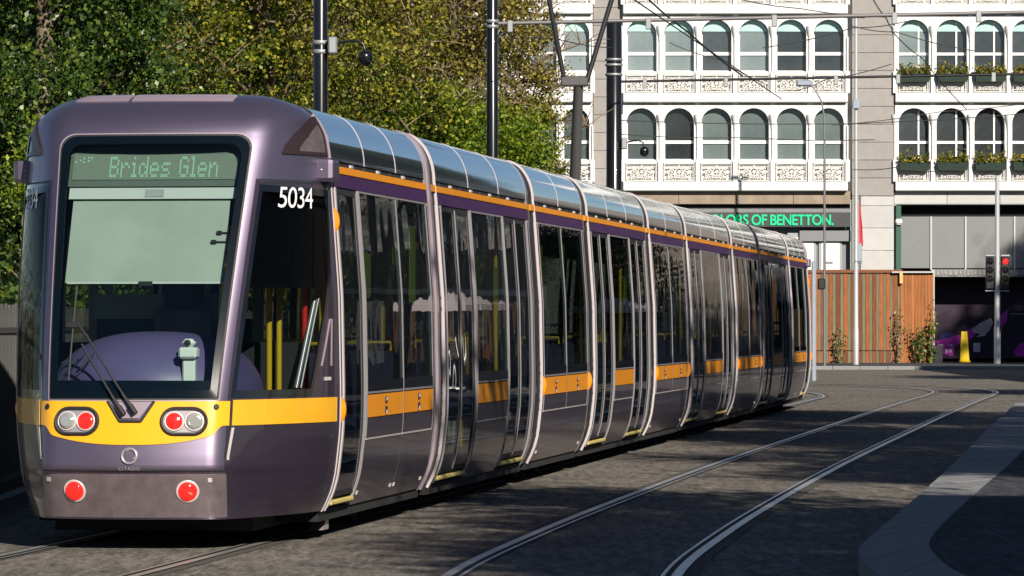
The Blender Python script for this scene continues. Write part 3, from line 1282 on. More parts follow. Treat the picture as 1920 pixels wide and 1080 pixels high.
ends = []     # parts of the leading cab that are repeated at the trailing end
ends.append(cab_shell)
mb = cab_solid(MB(), loop_fill(WSi, 34, 22), .004, .006, 'windscreen_glass')
windscreen = mb.obj('windscreen', tram)
cab_ring(MB(), WS, WSi, .006, .012, 'navy_gloss').obj('windscreen_border', windscreen)
lf = [[(t, z) for t in np.linspace(-.84, .84, 25)] for z in (1.11, 1.15, 1.19)]
cab_solid(MB(), lf, -.004, .003, 'navy_gloss').obj('lower_film', windscreen)
WSo = inset_loop(WS, -.028, -.020)
WSm = inset_loop(WS, -.018, -.012)
cab_ring(MB(), WSo, WSm, .007, .015, 'pale_lilac').obj('windscreen_surround', windscreen)
cab_ring(MB(), WSm, WS, .004, .015, 'rubber').obj('windscreen_seal', windscreen)
ends.append(windscreen)
for sg in (1, -1):
    lp, li = (SW, SWi) if sg > 0 else (mirror_t(SW), mirror_t(SWi))
    o = cab_solid(MB(), loop_fill(li, 22, 14), .004, .006, 'cab_side_glass').obj('cab_side_window', tram)
    cab_ring(MB(), lp, li, .006, .014, 'black_gloss').obj('window_border', o)
    # upper dark film
    up = poly_loop([(sg * 1.065, 1.84), (sg * 1.865, 1.84), (sg * 1.895, 2.10), (sg * 1.925, 2.52), (sg * 1.07, 2.53)])
    cab_solid(MB(), loop_fill(up, 8, 8), .000, .003, 'film_black').obj('dark_film', o)
    # number on the glass
    v, f = text_verts('5034', .215, .0, .0, .9)
    w = v[:, 0].max()
    tc_, zc_ = 1.46, 2.415
    mb = MB()
    vs = []
    for x, y, _ in v:
        q = (x - w / 2) * 1.6
        t = sg * (tc_ + (q * sg) / 1.42)
        p = cab_pt(t, zc_ + y, .0085)
        vs.append(p)
    mb.add(vs, f, 'white_print')
    mb.obj('fleet_number', o)
    ends.append(o)

# yellow nose panel, side bands
def zlo(t):
    a = abs(t)
    if a < .86:
        return .742 + .062 * (a / .86) ** 2.6
    if a < .97:
        k = (a - .86) / .11
        return .804 + .071 * k * k * (3 - 2 * k)
    return .875


def zhi(t, grow=0.0):
    u = abs(t) * .655
    hw0, hw1 = .165 + grow, .075 + grow
    if u < hw1:
        return .905 - grow
    if u < hw0:
        return .905 - grow + (1.045 - .905 + grow) * (u - hw1) / (hw0 - hw1)
    return 1.045


tt = sorted(list(np.linspace(-1.02, 1.02, 85)) + [s_ * k / .655 for s_ in (1, -1) for k in (.075, .165)])
cols = [[(t, z) for z in np.linspace(zlo(t), zhi(t), 9)] for t in tt]
yn = cab_solid(MB(), [[cols[i][j] for i in range(len(tt))] for j in range(9)], .006, .012, 'yellow_paint').obj('yellow_nose_panel', tram)
ends.append(yn)
for sg in (1, -1):
    tr = np.linspace(1.045, 1.995, 24)
    g_ = [[(sg * t, z) for t in tr] for z in np.linspace(.885 - .01, 1.052, 5)]
    o = cab_solid(MB(), g_, .006, .012, 'yellow_paint').obj('yellow_side_band', tram)
    ends.append(o)
    # seam between nose and side panel
    lp = [(1.035, 1.05), (1.03, .86), (1.0, .66), (.99, .545)]
    mb = cab_solid(MB(), [[(sg * (t + d), z) for d in (-.010, .012)] for t, z in lp], .003, .006, 'rubber')
    cab_solid(mb, [[(sg * (t + d), z) for d in (.014, .034)] for t, z in lp[1:]], .005, .008, 'chrome')
    ends.append(mb.obj('panel_seam', tram))
    # handle frame on the side panel behind the glass
    mb = MB()
    for a_, b_ in (((1.80, 1.28), (1.90, 1.62)), ((1.915, 1.28), (1.925, 1.62))):
        cab_solid(mb, [[(sg * (a_[0] + (b_[0] - a_[0]) * k + d), a_[1] + (b_[1] - a_[1]) * k) for d in (-.006, .006)] for k in np.linspace(0, 1, 6)], .006, .01, 'pale_lilac')
    ends.append(mb.obj('hatch_outline', tram))
    mb = cab_solid(MB(), [[(sg * (1.865 + d), z) for d in (-.03, .03)] for z in (1.175, 1.2)], .012, .02, 'chrome')
    ends.append(mb.obj('hatch_lock', tram))
    # roof side vent: dark scoop with a paler inner panel and a pale upright at its back
    arch = [(sg * 1.97, 2.80), (sg * 1.97, 3.085), (sg * 1.86, 3.075), (sg * 1.72, 3.02), (sg * 1.60, 2.945), (sg * 1.52, 2.86), (sg * 1.50, 2.80)]
    arch2 = [(sg * 1.945, 2.825), (sg * 1.945, 3.04), (sg * 1.87, 3.02), (sg * 1.75, 2.97), (sg * 1.655, 2.91), (sg * 1.595, 2.855), (sg * 1.585, 2.825)]
    arch = [(sg * (1.97 - (1.97 - abs(t)) * 1.55), z) for t, z in arch]
    arch2 = [(sg * (1.945 - (1.945 - abs(t)) * 1.35), z) for t, z in arch2]
    dn = lambda l: poly_loop(l, 5)
    v_ = cab_ring(MB(), dn(arch), dn(arch2), .016, .03, 'vent_dark')
    v_ = v_.obj('roof_vent', tram)
    cab_solid(MB(), loop_fill(dn(arch2), 10, 10), .002, .01, 'bumper_paint').obj('vent_panel', v_)
    mb = MB()
    cab_solid(mb, [[(sg * t, z) for t in (1.965, 2.0)] for z in np.linspace(2.79, 3.10, 7)], .02, .03, 'pale_lilac')
    mb.obj('vent_upright', v_)
    ends.append(v_)
# lip between dome and side windows
g_ = [[(sgt, z) for sgt in np.linspace(-1.99, -1.03, 24)] for z in (2.592, 2.604)]
for sg in (1, -1):
    mb = cab_solid(MB(), [[(sg * t, z) for t in np.linspace(1.03, 1.99, 24)] for z in (2.594, 2.606)], .003, .008, 'rubber')
    ends.append(mb.obj('dome_seam', tram))

# bumper with two red lamps
g_ = [[(t, z) for t in np.linspace(-1.0, 1.0, 41)] for z in np.linspace(.235, .545, 9)]
mb = cab_solid(MB(), g_, .012, .03, 'bumper_paint')
cab_solid(mb, [[(t, z) for t in np.linspace(-1.0, 1.0, 41)] for z in (.549, .562)], .001, .004, 'rubber')
for q in (-.92, .85):
    cab_solid(mb, [[(q + a, .50 + b) for a in (-.02, .02)] for b in (-.014, .014)], .017, .01, 'chrome')
bumper = mb.obj('bumper', tram)


def frame_at(t, z, off=0.0):
    p = cab_pt(t, z, off)
    a = cab_pt(t + .02, z) - cab_pt(t - .02, z)
    b = cab_pt(t, z + .01) - cab_pt(t, z - .01)
    a, b = Vector(a).normalized(), Vector(b)
    n = a.cross(b).normalized()
    b = n.cross(a)
    M = Matrix((a, b, n)).transposed().to_4x4()
    M.translation = Vector(p)
    return M


def t_of_u(u, z):
    lo_, hi_ = -1.2, 1.2
    for _ in range(40):
        m_ = (lo_ + hi_) / 2
        if cab_pt(m_, z)[0] < u:
            lo_ = m_
        else:
            hi_ = m_
    return (lo_ + hi_) / 2


for u in (-.405, .395):
    M = frame_at(t_of_u(u, .42), .42, .012)
    mb = MB()
    mb.lathe([(.066, -.02), (.082, -.005), (.082, .005), (.070, .008), (.066, .002)], 'chrome', 28, M)
    o = mb.obj('tail_lamp_ring', bumper)
    mb = MB()
    mb.lathe([(.066, .001), (.066, .012), (.058, .022), (.035, .030), (.001, .033)], 'lens_red', 28, M)
    mb.obj('tail_lamp', bumper)
ends.append(bumper)


def stadium(w, h, n=12):
    r = h / 2
    k = w / 2 - r
    return [(k + r * math.cos(a), r * math.sin(a)) for a in np.linspace(-math.pi / 2, math.pi / 2, n)] + [(-k + r * math.cos(a), r * math.sin(a)) for a in np.linspace(math.pi / 2, 3 * math.pi / 2, n)]


for u, inner in ((-.385, 1), (.375, -1)):
    M = frame_at(t_of_u(u, .905), .905, .004)
    mb = MB()
    lo_, lm, li_ = stadium(.335, .205), stadium(.315, .185), stadium(.290, .160)

    def put(l, h):
        return [M @ Vector((x, y, h)) for x, y in l]
    n_ = len(lo_)
    rings = [put(lo_, -.01), put(lo_, .008), put(lm, .022), put(li_, .018), put(li_, .004)]
    for i in range(4):
        mb.add(rings[i] + rings[i + 1], [(k, (k + 1) % n_, n_ + (k + 1) % n_, n_ + k) for k in range(n_)], 'rubber', False)
    mb.add(put(li_, .004), [tuple(range(n_))], 'reflector')
    pod = mb.obj('headlamp', tram)
    for dx, m_, nm in ((inner * .068, 'lens_red', 'red_lamp'), (-inner * .072, 'lens_white', 'white_lamp')):
        M2 = M @ Matrix.Translation((dx, 0, .004))
        mb = MB()
        mb.lathe([(.069, 0), (.071, .006), (.064, .010), (.061, .006)], 'chrome', 26, M2)
        if nm == 'red_lamp':
            mb.lathe([(.060, .003), (.058, .010), (.04, .017), (.001, .020)], m_, 26, M2)
        else:
            mb.lathe([(.060, .003), (.058, .012), (.042, .020), (.030, .012)], m_, 26, M2)
            mb.lathe([(.030, .004), (.024, .010), (.010, .018), (.001, .019)], 'lens_inner', 18, M2)
            mb.lathe([(.050, .004), (.044, .024), (.036, .022)], 'lens_white', 18, M2)
        mb.obj(nm, pod)
    ends.append(pod)
for t in (-.93, .90):
    M = frame_at(t, 1.005, .006)
    mb = MB()
    mb.lathe([(.020, 0), (.020, .006), (.012, .008), (.001, .004)], 'rubber', 14, M)
    ends.append(mb.obj('cap_screw', tram))

# ring emblem and maker's lettering pressed into the nose
M = frame_at(.0, .665, .0)
mb = MB()
pts = [(M @ Vector((.052 * math.cos(a), .052 * math.sin(a), .004))) for a in np.linspace(0, 2 * math.pi, 33)]
mb.tube(pts, .009, 'trim_grey', 8, False)
pts = [(M @ Vector((.008 + .036 * math.cos(a), .008 + .036 * math.sin(a), .004))) for a in np.linspace(R(-60), R(140), 18)]
mb.tube(pts, .005, 'pale_lilac', 6)
ends.append(mb.obj('emblem', tram))
v, f = text_verts('CITADIS', .034, .0, 0, 1.25)
w = v[:, 0].max()
mb = MB()
mb.add([M @ Vector((x - w / 2, y - .100, .0025)) for x, y, _ in v], f, 'trim_grey')
ends.append(mb.obj('lettering', tram))

# wiper bracket, arms and blade
mb = MB()
br = [(-.15, 1.04), (.15, 1.04), (.062, .925), (-.062, .925)]
lp = poly_loop([(u / .655, z) for u, z in br], 5)
cab_solid(mb, loop_fill(lp, 7, 9), .010, .02, 'pale_lilac')
for q in ([(-.165, 1.045), (-.075, .905)], [(-.075, .905), (.075, .905)], [(.075, .905), (.165, 1.045)]):
    pts = [cab_pt((q[0][0] + (q[1][0] - q[0][0]) * k) / .655, q[0][1] + (q[1][1] - q[0][1]) * k, .008) for k in np.linspace(0, 1, 5)]
    mb.tube(pts, .011, 'rubber', 6)
bracket = mb.obj('wiper_bracket', tram)


def on_glass(u, z, off):
    return cab_pt(t_of_u(u, z), z, off)


wb = MB()
for a_, b_ in (((.035, .965), (-.335, 1.475)), ((-.045, .955), (-.375, 1.43))):
    pts = [on_glass(a_[0] + (b_[0] - a_[0]) * k, a_[1] + (b_[1] - a_[1]) * k, .035) for k in np.linspace(0, 1, 12)]
    wb.tube(pts, [.016, .016, .013] + [.008] * 9, 'rubber', 6)
    wb.tube([on_glass(a_[0] + (b_[0] - a_[0]) * k, a_[1] + (b_[1] - a_[1]) * k, .04) for k in (-.02, .03, .09)], .022, 'black_matte', 8)
wb.tube([on_glass(-.335, 1.475, .035), on_glass(-.42, 1.575, .035), on_glass(-.455, 1.575, .03)], .01, 'rubber', 6)
wb.obj('wiper_arm', bracket)
wb = MB()
wb.tube([on_glass(-.455, z, .022) for z in np.linspace(1.18, 1.84, 10)], .008, 'rubber', 6)
wb.bbox(*[float(c_) for c_ in np.sort([on_glass(-.455, 1.57, .02)[0] - .05, on_glass(-.455, 1.57, .02)[0] + .04])], *[float(c_) for c_ in np.sort([on_glass(-.455, 1.57, .02)[1] - .03, on_glass(-.455, 1.57, .02)[1] + .01])], 1.555, 1.60, 'black_matte', .006)
wb.obj('wiper_blade', bracket)
ends.append(bracket)

# camera housings that stick out at the head of the cab sides
for sg in (1, -1):
    mb = MB()
    x0 = U0 - .20
    sec_n = 12
    prof = [(-.145, .0), (-.14, .10), (-.10, .135), (0, .145), (.10, .135), (.14, .09), (.145, 0)]
    xs_ = [sg * (x0 + k) for k in (.0, .24, .27, .28)]
    sc_ = [1, 1, .93, .78]
    rings = []
    for X, k in zip(xs_, sc_):
        rings.append([(X, S1 - .05 + y * k * .9, 2.70 + (z * k)) for y, z in ((-.15, -.06), (-.135, -.085), (.135, -.085), (.15, -.06), (.15, .05), (.135, .075), (-.135, .075), (-.15, .05))])
    vs = [p for r_ in rings for p in r_]
    fs = [(i * 8 + k, i * 8 + (k + 1) % 8, (i + 1) * 8 + (k + 1) % 8, (i + 1) * 8 + k) for i in range(3) for k in range(8)]
    mb.add(vs, fs, 'lilac_paint')
    mb.add(rings[-1], [tuple(range(8))], 'lilac_paint')
    for q in (-.05, .05):
        mb.lathe([(.008, 0), (.008, .004), (.001, .006)], 'chrome', 8, Matrix.Translation((sg * (x0 + .14 + q), S1 - .185, 2.70)) @ Matrix.Rotation(R(90), 4, 'X'))
    o = fix_normals(mb.obj('camera_housing', tram))
    ends.append(o)

# pale slats on the front of the roof
for u0, u1 in ((-.70, -.27), (-.24, .50)):
    mb = MB()
    for za, zb in ((3.190, 3.203), (3.211, 3.221), (3.228, 3.236)):
        k_ = float(_uc(za))
        cab_solid(mb, [[(u / k_ if abs(u) < k_ else math.copysign(1 + (abs(u) - k_), u), z) for u in np.linspace(u0, u1, 14)] for z in (za, zb)], .010, .014, 'pale_lilac')
    ends.append(mb.obj('roof_slats', tram))

# inside the cab
mb = MB()
def facing(u0, u1, z0, z1, back, m, th=.02):
    s0, s1 = _sf(z0) + back, _sf(z1) + back
    vs = [(u0, s0, z0), (u1, s0, z0), (u1, s1, z1), (u0, s1, z1), (u0, s0 + th, z0), (u1, s0 + th, z0), (u1, s1 + th, z1), (u0, s1 + th, z1)]
    mb.add(vs, [(0, 1, 2, 3), (7, 6, 5, 4), (0, 4, 5, 1), (1, 5, 6, 2), (2, 6, 7, 3), (3, 7, 4, 0)], m)
facing(-.635, .625, 2.565, 2.855, .16, 'display_panel')
facing(-.61, .60, 2.615, 2.80, .152, 'display_face', .004)
display = mb.obj('destination_display', tram)
GL = {'B': ['11110', '10001', '10001', '11110', '10001', '10001', '11110'], 'r': ['00000', '00000', '10110', '11001', '10000', '10000', '10000'],
      'i': ['010', '000', '110', '010', '010', '010', '111'], 'd': ['00001', '00001', '01101', '10011', '10001', '10011', '01101'],
      'e': ['00000', '00000', '01110', '10001', '11111', '10000', '01110'], 's': ['00000', '00000', '01111', '10000', '01110', '00001', '11110'],
      'G': ['01110', '10001', '10000', '10111', '10001', '10001', '01110'], 'l': ['110', '010', '010', '010', '010', '010', '111'],
      'n': ['00000', '00000', '10110', '11001', '10001', '10001', '10001'], ' ': ['000'] * 7}
cells = []
cx_ = 0
for ch in 'Brides Glen':
    g = GL[ch]
    for r_, row in enumerate(g):
        for c_, b_ in enumerate(row):
            if b_ == '1':
                cells.append((cx_ + c_, 6 - r_))
    cx_ += len(g[0]) + 1
px_ = .0134
pz_ = .0215
mb = MB()
w = cx_ * px_
for c_, r_ in cells:
    u = -.335 + c_ * px_
    for h_ in (0, .5):
        z = 2.638 + (r_ + h_) * pz_
        s = _sf(z) + .1485
        e_ = .0050
        mb.add([(u - e_, s, z - .004), (u + e_, s, z - .004), (u + e_, s + .002, z + .004), (u - e_, s + .002, z + .004)], [(0, 1, 2, 3)], 'led')
for k, (du, dz_) in enumerate(((0, 0), (.03, .012), (.055, .025), (.055, .0), (.09, .03), (.09, .008), (.11, .03))):
    u, z = -.59 + du, 2.745 + dz_
    s = _sf(z) + .1485
    mb.add([(u - .006, s, z - .005), (u + .006, s, z - .005), (u + .006, s + .002, z + .005), (u - .006, s + .002, z + .005)], [(0, 1, 2, 3)], 'led')
mb.obj('display_lettering', display)
mb = MB()
facing(-.615, .605, 2.475, 2.555, .145, 'blind_bar')
facing(-.06, .075, 2.49, 2.545, .138, 'inner_grey', .006)
blind_bar = mb.obj('blind_housing', tram)
mb = MB()
facing(-.585, .555, 1.875, 2.47, .175, 'blind_cloth', .004)
facing(-.57, .56, 1.868, 1.880, .170, 'blind_bar', .012)
blind = mb.obj('sun_blind', tram)
mb = MB()
mb.bbox(-.05, .05, _sf(1.86) + .16, _sf(1.86) + .175, 1.85, 1.885, 'black_matte', .004)
mb.obj('blind_pull', blind)
for u_, z_ in ((.50, 2.23), (.465, 2.165)):
    mb = MB()
    sx_ = _sf(z_) + .165
    mb.tube([(u_, sx_, z_), (u_ + .10, sx_, z_)], .006, 'black_matte', 5)
    mb.bbox(u_ - .02, u_ + .02, sx_ - .012, sx_ + .004, z_ - .015, z_ + .015, 'black_matte', .006)
    mb.obj('blind_clip', blind)
# driver's desk, a long dome behind the glass
mb = MB()
O = []
for i in range(15):
    th_ = math.pi / 2 * i / 14
    O.append([(.76 * math.cos(a) * math.sin(th_) ** .8, .93 - .72 * math.sin(a) * math.sin(th_) ** .8, 1.08 + .45 * math.cos(th_)) for a in np.linspace(-.25, math.pi + .25, 33)])
vs = np.array(O).reshape(-1, 3)
mb.add(vs, [(i * 33 + j, i * 33 + j + 1, (i + 1) * 33 + j + 1, (i + 1) * 33 + j) for i in range(14) for j in range(32)], 'dash', True)
for k in range(3):
    mb.tube([(-.70 + .11 * k + .02, .50 - .08 * k, 1.2 + .02 * k), (-.60 + .11 * k, .46 - .08 * k, 1.30), (-.52 + .09 * k, .55 - .08 * k, 1.36 + .01 * k)], .006, 'rubber', 5)
desk = mb.obj('driver_desk', tram)
mb = MB()
mb.bbox(.315, .405, .27, .34, 1.12, 1.36, 'reader_grey', .012)
mb.bbox(.295, .425, .23, .36, 1.34, 1.42, 'reader_grey', .015)
mb.bbox(.31, .41, .25, .34, 1.42, 1.48, 'reader_grey', .028)
mb.lathe([(.022, 0), (.022, .01), (.012, .014), (.001, .012)], 'black_matte', 12, Matrix.Translation((.36, .248, 1.452)) @ Matrix.Rotation(R(90), 4, 'X'))
mb.obj('card_reader', desk)
mb = MB()
mb.bbox(-.12, .30, 1.30, 1.42, 1.2, 1.72, 'seat_grey', .06)
mb.bbox(-.05, .25, 1.30, 1.44, 1.65, 1.96, 'seat_dark', .07)
mb.bbox(-.15, .33, .95, 1.40, .95, 1.10, 'seat_dark', .05)
mb.obj('driver_seat', tram)
mb = MB()
mb.box(-.98, .98, 1.56, 1.60, .36, 1.45, 'dark_inner')
mb.box(-.60, .30, 1.545, 1.57, 1.62, 1.80, 'cab_back')
mb.box(-.64, .62, 1.56, 1.60, 1.45, 1.62, 'cab_back_dark')
mb.box(-.98, .98, 1.56, 1.60, 2.3, 2.58, 'dark_inner')
for x in (-.62, .60):
    mb.box(x - .03, x + .03, 1.55, 1.61, 1.45, 2.3, 'inner_grey')
mb.obj('cab_partition', tram)
for (u, s, m_, z1_) in ((.735, 1.33, 'pole_yellow', 1.95), (.79, 1.42, 'pole_yellow', 1.90), (.965, 1.50, 'pole_red', 1.92)):
    mb = MB()
    mb.tube([(u, s, .9), (u, s, z1_)], .021, m_, 8)
    mb.obj('grab_pole', tram)
mb = MB()
mb.tube([(.93, 1.35, 1.12), (1.06, 1.57, 1.92)], .018, 'trim_grey', 6)
mb.tube([(.96, 1.37, 1.12), (1.085, 1.57, 1.92)], .010, 'trim_grey', 6)
mb.obj('door_strut', tram)

# trailing end: the same cab and passenger part turned round
turned(secs[0], tram)
for o in ends:
    turned(o, tram)
mb = MB()
for s0, s1 in ((.8, LT - .8),):
    mb.box(-.72, .72, s0, s1, .11, .24, 'under')
mb.obj('underframe', tram)
for a_, b_ in [(2.2, 5.6)] + [(BND[i], BND[i + 1]) for i in (1, 3, 5)] + [(LT - 5.6, LT - 2.2)]:
    m_ = (a_ + b_) / 2
    mb = MB()
    mb.box(-1.0, -.85, m_ - 1.1, m_ + 1.1, .13, .3, 'under')
    mb.box(.85, 1.0, m_ - 1.1, m_ + 1.1, .13, .3, 'under')
    bo = mb.obj('bogie', tram)
    for ds in (-.8, .8):
        for x in (-.72, .72):
            mb = MB()
            mb.lathe([(.001, -.05), (.28, -.05), (.295, -.03), (.295, .06), (.2, .07), (.001, .07)], 'under', 22, Matrix.Translation((x, m_ + ds, .305)) @ Matrix.Rotation(R(90), 4, 'Y'))
            mb.obj('wheel', bo)
mb = MB()
mb.prism([0] * 3, ([(1.0, 2.05, .06), (1.0, 2.3, .06), (1.0, 2.3, .2)], [(.9, 2.05, .06), (.9, 2.3, .06), (.9, 2.3, .2)]), 'reflector')
mb.obj('sand_pipe', tram)

# pantograph
ps = 26.2
mb = MB()
mb.box(-.55, .55, ps - .7, ps + .7, 3.15, 3.28, 'panto_grey')
pan = mb.obj('pantograph', tram)
mb = MB()
mb.tube([(-.09, ps + .55, 3.25), (.07, ps - .35, 4.62)], [.075, .062], 'panto_grey', 10)
mb.bbox(-.15, .19, ps - .42, ps - .28, 4.58, 4.70, 'panto_grey', .02)
mb.obj('lower_arm', pan)
for sg in (-1, 1):
    mb = MB()
    mb.tube([(.03 + sg * .13, ps - .35, 4.60), (.01 + sg * .50, ps + .55, 6.12)], .032, 'black_matte', 8)
    mb.obj('upper_arm', pan)
mb = MB()
for dy in (-.2, .2):
    mb.tube([(-.85, ps + .55 + dy, 6.02), (-.6, ps + .55 + dy, 6.17), (.6, ps + .55 + dy, 6.17), (.85, ps + .55 + dy, 6.02)], .025, 'black_matte', 6)
mb.box(-.5, -.44, ps + .3, ps + .8, 6.1, 6.15, 'black_matte')
mb.box(.44, .5, ps + .3, ps + .8, 6.1, 6.15, 'black_matte')
mb.obj('collector_head', pan)

# ------------------------------------------------------------------ the shopping centre opposite
FY = 164.0


def fx(px):
    return (px - CX) / F * FY


def fz(py):
    return CAMZ + (HY - py) / F * FY


cen = thing('shopping_centre', 'white arcaded building of arched windows and stone piers facing down the street', 'building', (0, FY, 0))
PW = 1.37


def arch_bay_mesh(w, H, ow, sill, spring, depth):
    """white surround with an arched opening; front face at y=0, opening runs back to y=depth"""
    mb = MB()
    m = 'white_facade'
    rad = ow / 2
    mb.box(-rad, rad, .06, .28, sill + .02, .80, m)
    n = 14
    arc_ = [(-rad * math.cos(math.pi * k / n), spring + rad * .98 * math.sin(math.pi * k / n)) for k in range(n + 1)]
    mb.box(-w / 2, -rad, 0, depth, sill, spring, m)
    mb.box(rad, w / 2, 0, depth, sill, spring, m)
    fr, bk = [], []
    for k in range(n):
        (xa, za), (xb, zb) = arc_[k], arc_[k + 1]
        mb.add([(xa, 0, za), (xb, 0, zb), (xb, 0, H), (xa, 0, H)], [(0, 1, 2, 3)], m)
        mb.add([(xa, 0, za), (xa, depth, za), (xb, depth, zb), (xb, 0, zb)], [(0, 1, 2, 3)], m)
    for sg in (-1, 1):
        mb.add([(sg * rad, 0, spring), (sg * w / 2, 0, spring), (sg * w / 2, 0, H), (sg * rad, 0, H)], [(0, 1, 2, 3)], m)
    # slender column with a flared capital in front of the joint between two bays
    for sg in (-1,):
        x = sg * w / 2
        mb.lathe([(.085, sill + .0), (.085, sill + .08), (.055, sill + .12), (.050, spring - .25), (.065, spring - .2), (.06, spring - .12), (.10, spring + .05), (.135, spring + .22), (.14, spring + .30)], m, 10, Matrix.Translation((x, -.03, 0)))
    mb.box(-w / 2 + .10, w / 2 - .10, -.03, -.002, H - .075, H - .035, 'stone')
    return mb.mesh('window_surround')


def lattice_mesh(w, h):
    """cast iron balcony panel: frame, rosette, scrolls and rings"""
    mb = MB()
    m = 'iron_white'
    t = .045
    mb.box(-w / 2, w / 2, -.03, .03, 0, t, m)
    mb.box(-w / 2, w / 2, -.03, .03, h - t, h, m)
    mb.box(-w / 2, -w / 2 + t * .7, -.025, .025, t, h - t, m)
    mb.box(w / 2 - t * .7, w / 2, -.025, .025, t, h - t, m)
    mb.box(-w / 2 + .02, w / 2 - .02, -.02, .02, h - .15, h - .125, m)
    mb.box(-w / 2 + .02, w / 2 - .02, -.02, .02, .10, .125, m)

    def ring(cx, cz, r, r2, n=12, a0=0, a1=360):
        P_ = []
        for k in range(n + 1):
            a = R(a0 + (a1 - a0) * k / n)
            P_.append((math.cos(a), math.sin(a)))
        vs = [(cx + c * r, -.02, cz + s * r) for c, s in P_] + [(cx + c * r2, -.02, cz + s * r2) for c, s in P_]
        vs += [(cx + c * r, .02, cz + s * r) for c, s in P_] + [(cx + c * r2, .02, cz + s * r2) for c, s in P_]
        k = n + 1
        fs = []
        for i in range(n):
            fs += [(i, i + 1, k + i + 1, k + i), (i, 2 * k + i, 2 * k + i + 1, i + 1), (k + i, k + i + 1, 3 * k + i + 1, 3 * k + i)]
        mb.add(vs, fs, m)
    zc = h / 2
    ring(0, zc, .16, .115)
    ring(0, zc, .07, .0, 8)
    for sg in (-1, 1):
        ring(sg * .27, zc, .12, .08)
        ring(sg * .27, zc, .045, .0, 6)
        for dz in (-.17, .17):
            ring(sg * .14, zc + dz * .95, .065, .03, 8)
            ring(sg * .37, zc + dz, .055, .02, 8)
            ring(sg * .26, zc + dz * 1.05, .04, .0, 6)
        ring(0, zc + sg * .2, .05, .015, 8)
        ring(sg * .43, zc, .055, .02, 8)
    return mb.mesh('balcony_panel')


def pane_mesh(w, h0, spring, rad, mname):
    mb = MB()
    n = 12
    pts = [(-rad, h0), (rad, h0)] + [(rad * math.cos(math.pi * k / n), spring + rad * math.sin(math.pi * k / n)) for k in range(n + 1)]
    mb.prism(pts, ([(x, 0, z) for x, z in pts], [(x, .02, z) for x, z in pts]), mname)
    return mb.mesh('window_pane')


OW = 1.10
SILL, SPR, HB = .86, 2.16, 2.90     # heights above the balcony floor
surround = arch_bay_mesh(PW, HB, OW, .0, SPR, .34)
lattice = lattice_mesh(1.12, .68)
pane_g = pane_mesh(PW, .78, SPR, OW / 2 + .02, 'pane_grey')
pane_l = pane_mesh(PW, .78, SPR, OW / 2 + .02, 'pane_light')
pane_d = pane_mesh(PW, .78, SPR, OW / 2 + .02, 'pane_dark')
mbx = MB()
mbx.box(-OW / 2, OW / 2, -.05, 0, 1.40, 1.52, 'window_frame_white')
mbx.box(-OW / 2, OW / 2, -.05, 0, .76, .84, 'window_frame_white')
mbx.box(-OW / 2, -OW / 2 + .05, -.04, 0, .84, SPR, 'window_frame_white')
frame_a = mbx.mesh('window_frame')
mbx = MB()
mbx.box(-OW / 2, OW / 2, -.05, 0, 1.40, 1.50, 'window_frame_white')
mbx.box(-OW / 2, OW / 2, -.05, 0, .76, .83, 'window_frame_white')
mbx.box(.16, .22, -.045, 0, .84, 2.6, 'window_frame_white')
frame_b = mbx.mesh('window_frame')
mbx = MB()
pts = [(-OW / 2 + .03, SPR + .12)] + [(math.cos(a) * (OW / 2 - .03), SPR + math.sin(a) * (OW / 2 - .03)) for a in np.linspace(math.pi - .22, .22, 10)]
mbx.prism(pts, ([(x, 0, z) for x, z in pts], [(x, .01, z) for x, z in pts]), 'blind_pale')
blind_a = mbx.mesh('window_blind')

ZL = [6.72, 9.96, 13.20]        # balcony floor levels


def white_block(x0, n, pitch, style, proud=.0):
    y0 = -proud
    w = n * pitch
    for lv, z0 in enumerate(ZL):
        for i in range(n):
            xc = x0 + (i + .5) * pitch
            su = link('arched_window', surround, cen, (xc, y0, z0))
            su.scale = (pitch / PW, 1, 1)
            dark = style == 'b' and i >= 1 or random.random() < .15
            link('window_pane', pane_d if dark else (pane_l if lv == 1 else pane_g), su, (0, .30, 0))
            link('window_frame', frame_b if style == 'b' else frame_a, su, (0, .298, 0))
            if lv == 1 and (style == 'a' or i >= 0):
                link('window_blind', blind_a, su, (0, .272, 0))
            link('balcony_panel', lattice, cen, (xc, y0 - .12, z0 + .02))
        # floor edge and plain band above the arches
        mb = MB()
        mb.bbox(x0, x0 + w, y0 - .20, y0 + .33, z0 - .34, z0, 'white_facade', .03)
        mb.box(x0 + .01, x0 + w - .01, y0 + .006, y0 + .33, z0 - .34 + .0, z0 - .345, 'white_facade')
        mb.obj('floor_band', cen)
        if lv == 0:
            pass
    for i in range(n + 1):
        for z0 in ZL:
            mb = MB()
            x = x0 + i * pitch
            mb.box(x - .08, x + .08, y0 - .17, y0 - .01, z0 + .002, z0 + .80, 'white_facade')
            mb.box(x - .03, x + .03, y0 - .09, y0 - .03, z0 + .80, z0 + SPR - .1, 'white_facade')
            mb.obj('balcony_post', cen)
    for z0 in ZL:
        mb = MB()
        mb.box(x0, x0 + w, y0 - .145, y0 - .105, z0 + .705, z0 + .745, 'iron_white')
        mb.obj('handrail', cen)


white_block(.55, 2, 1.2, 'a')
white_block(4.06, 6, PW, 'a')
white_block(14.02, 7, 1.385, 'b')
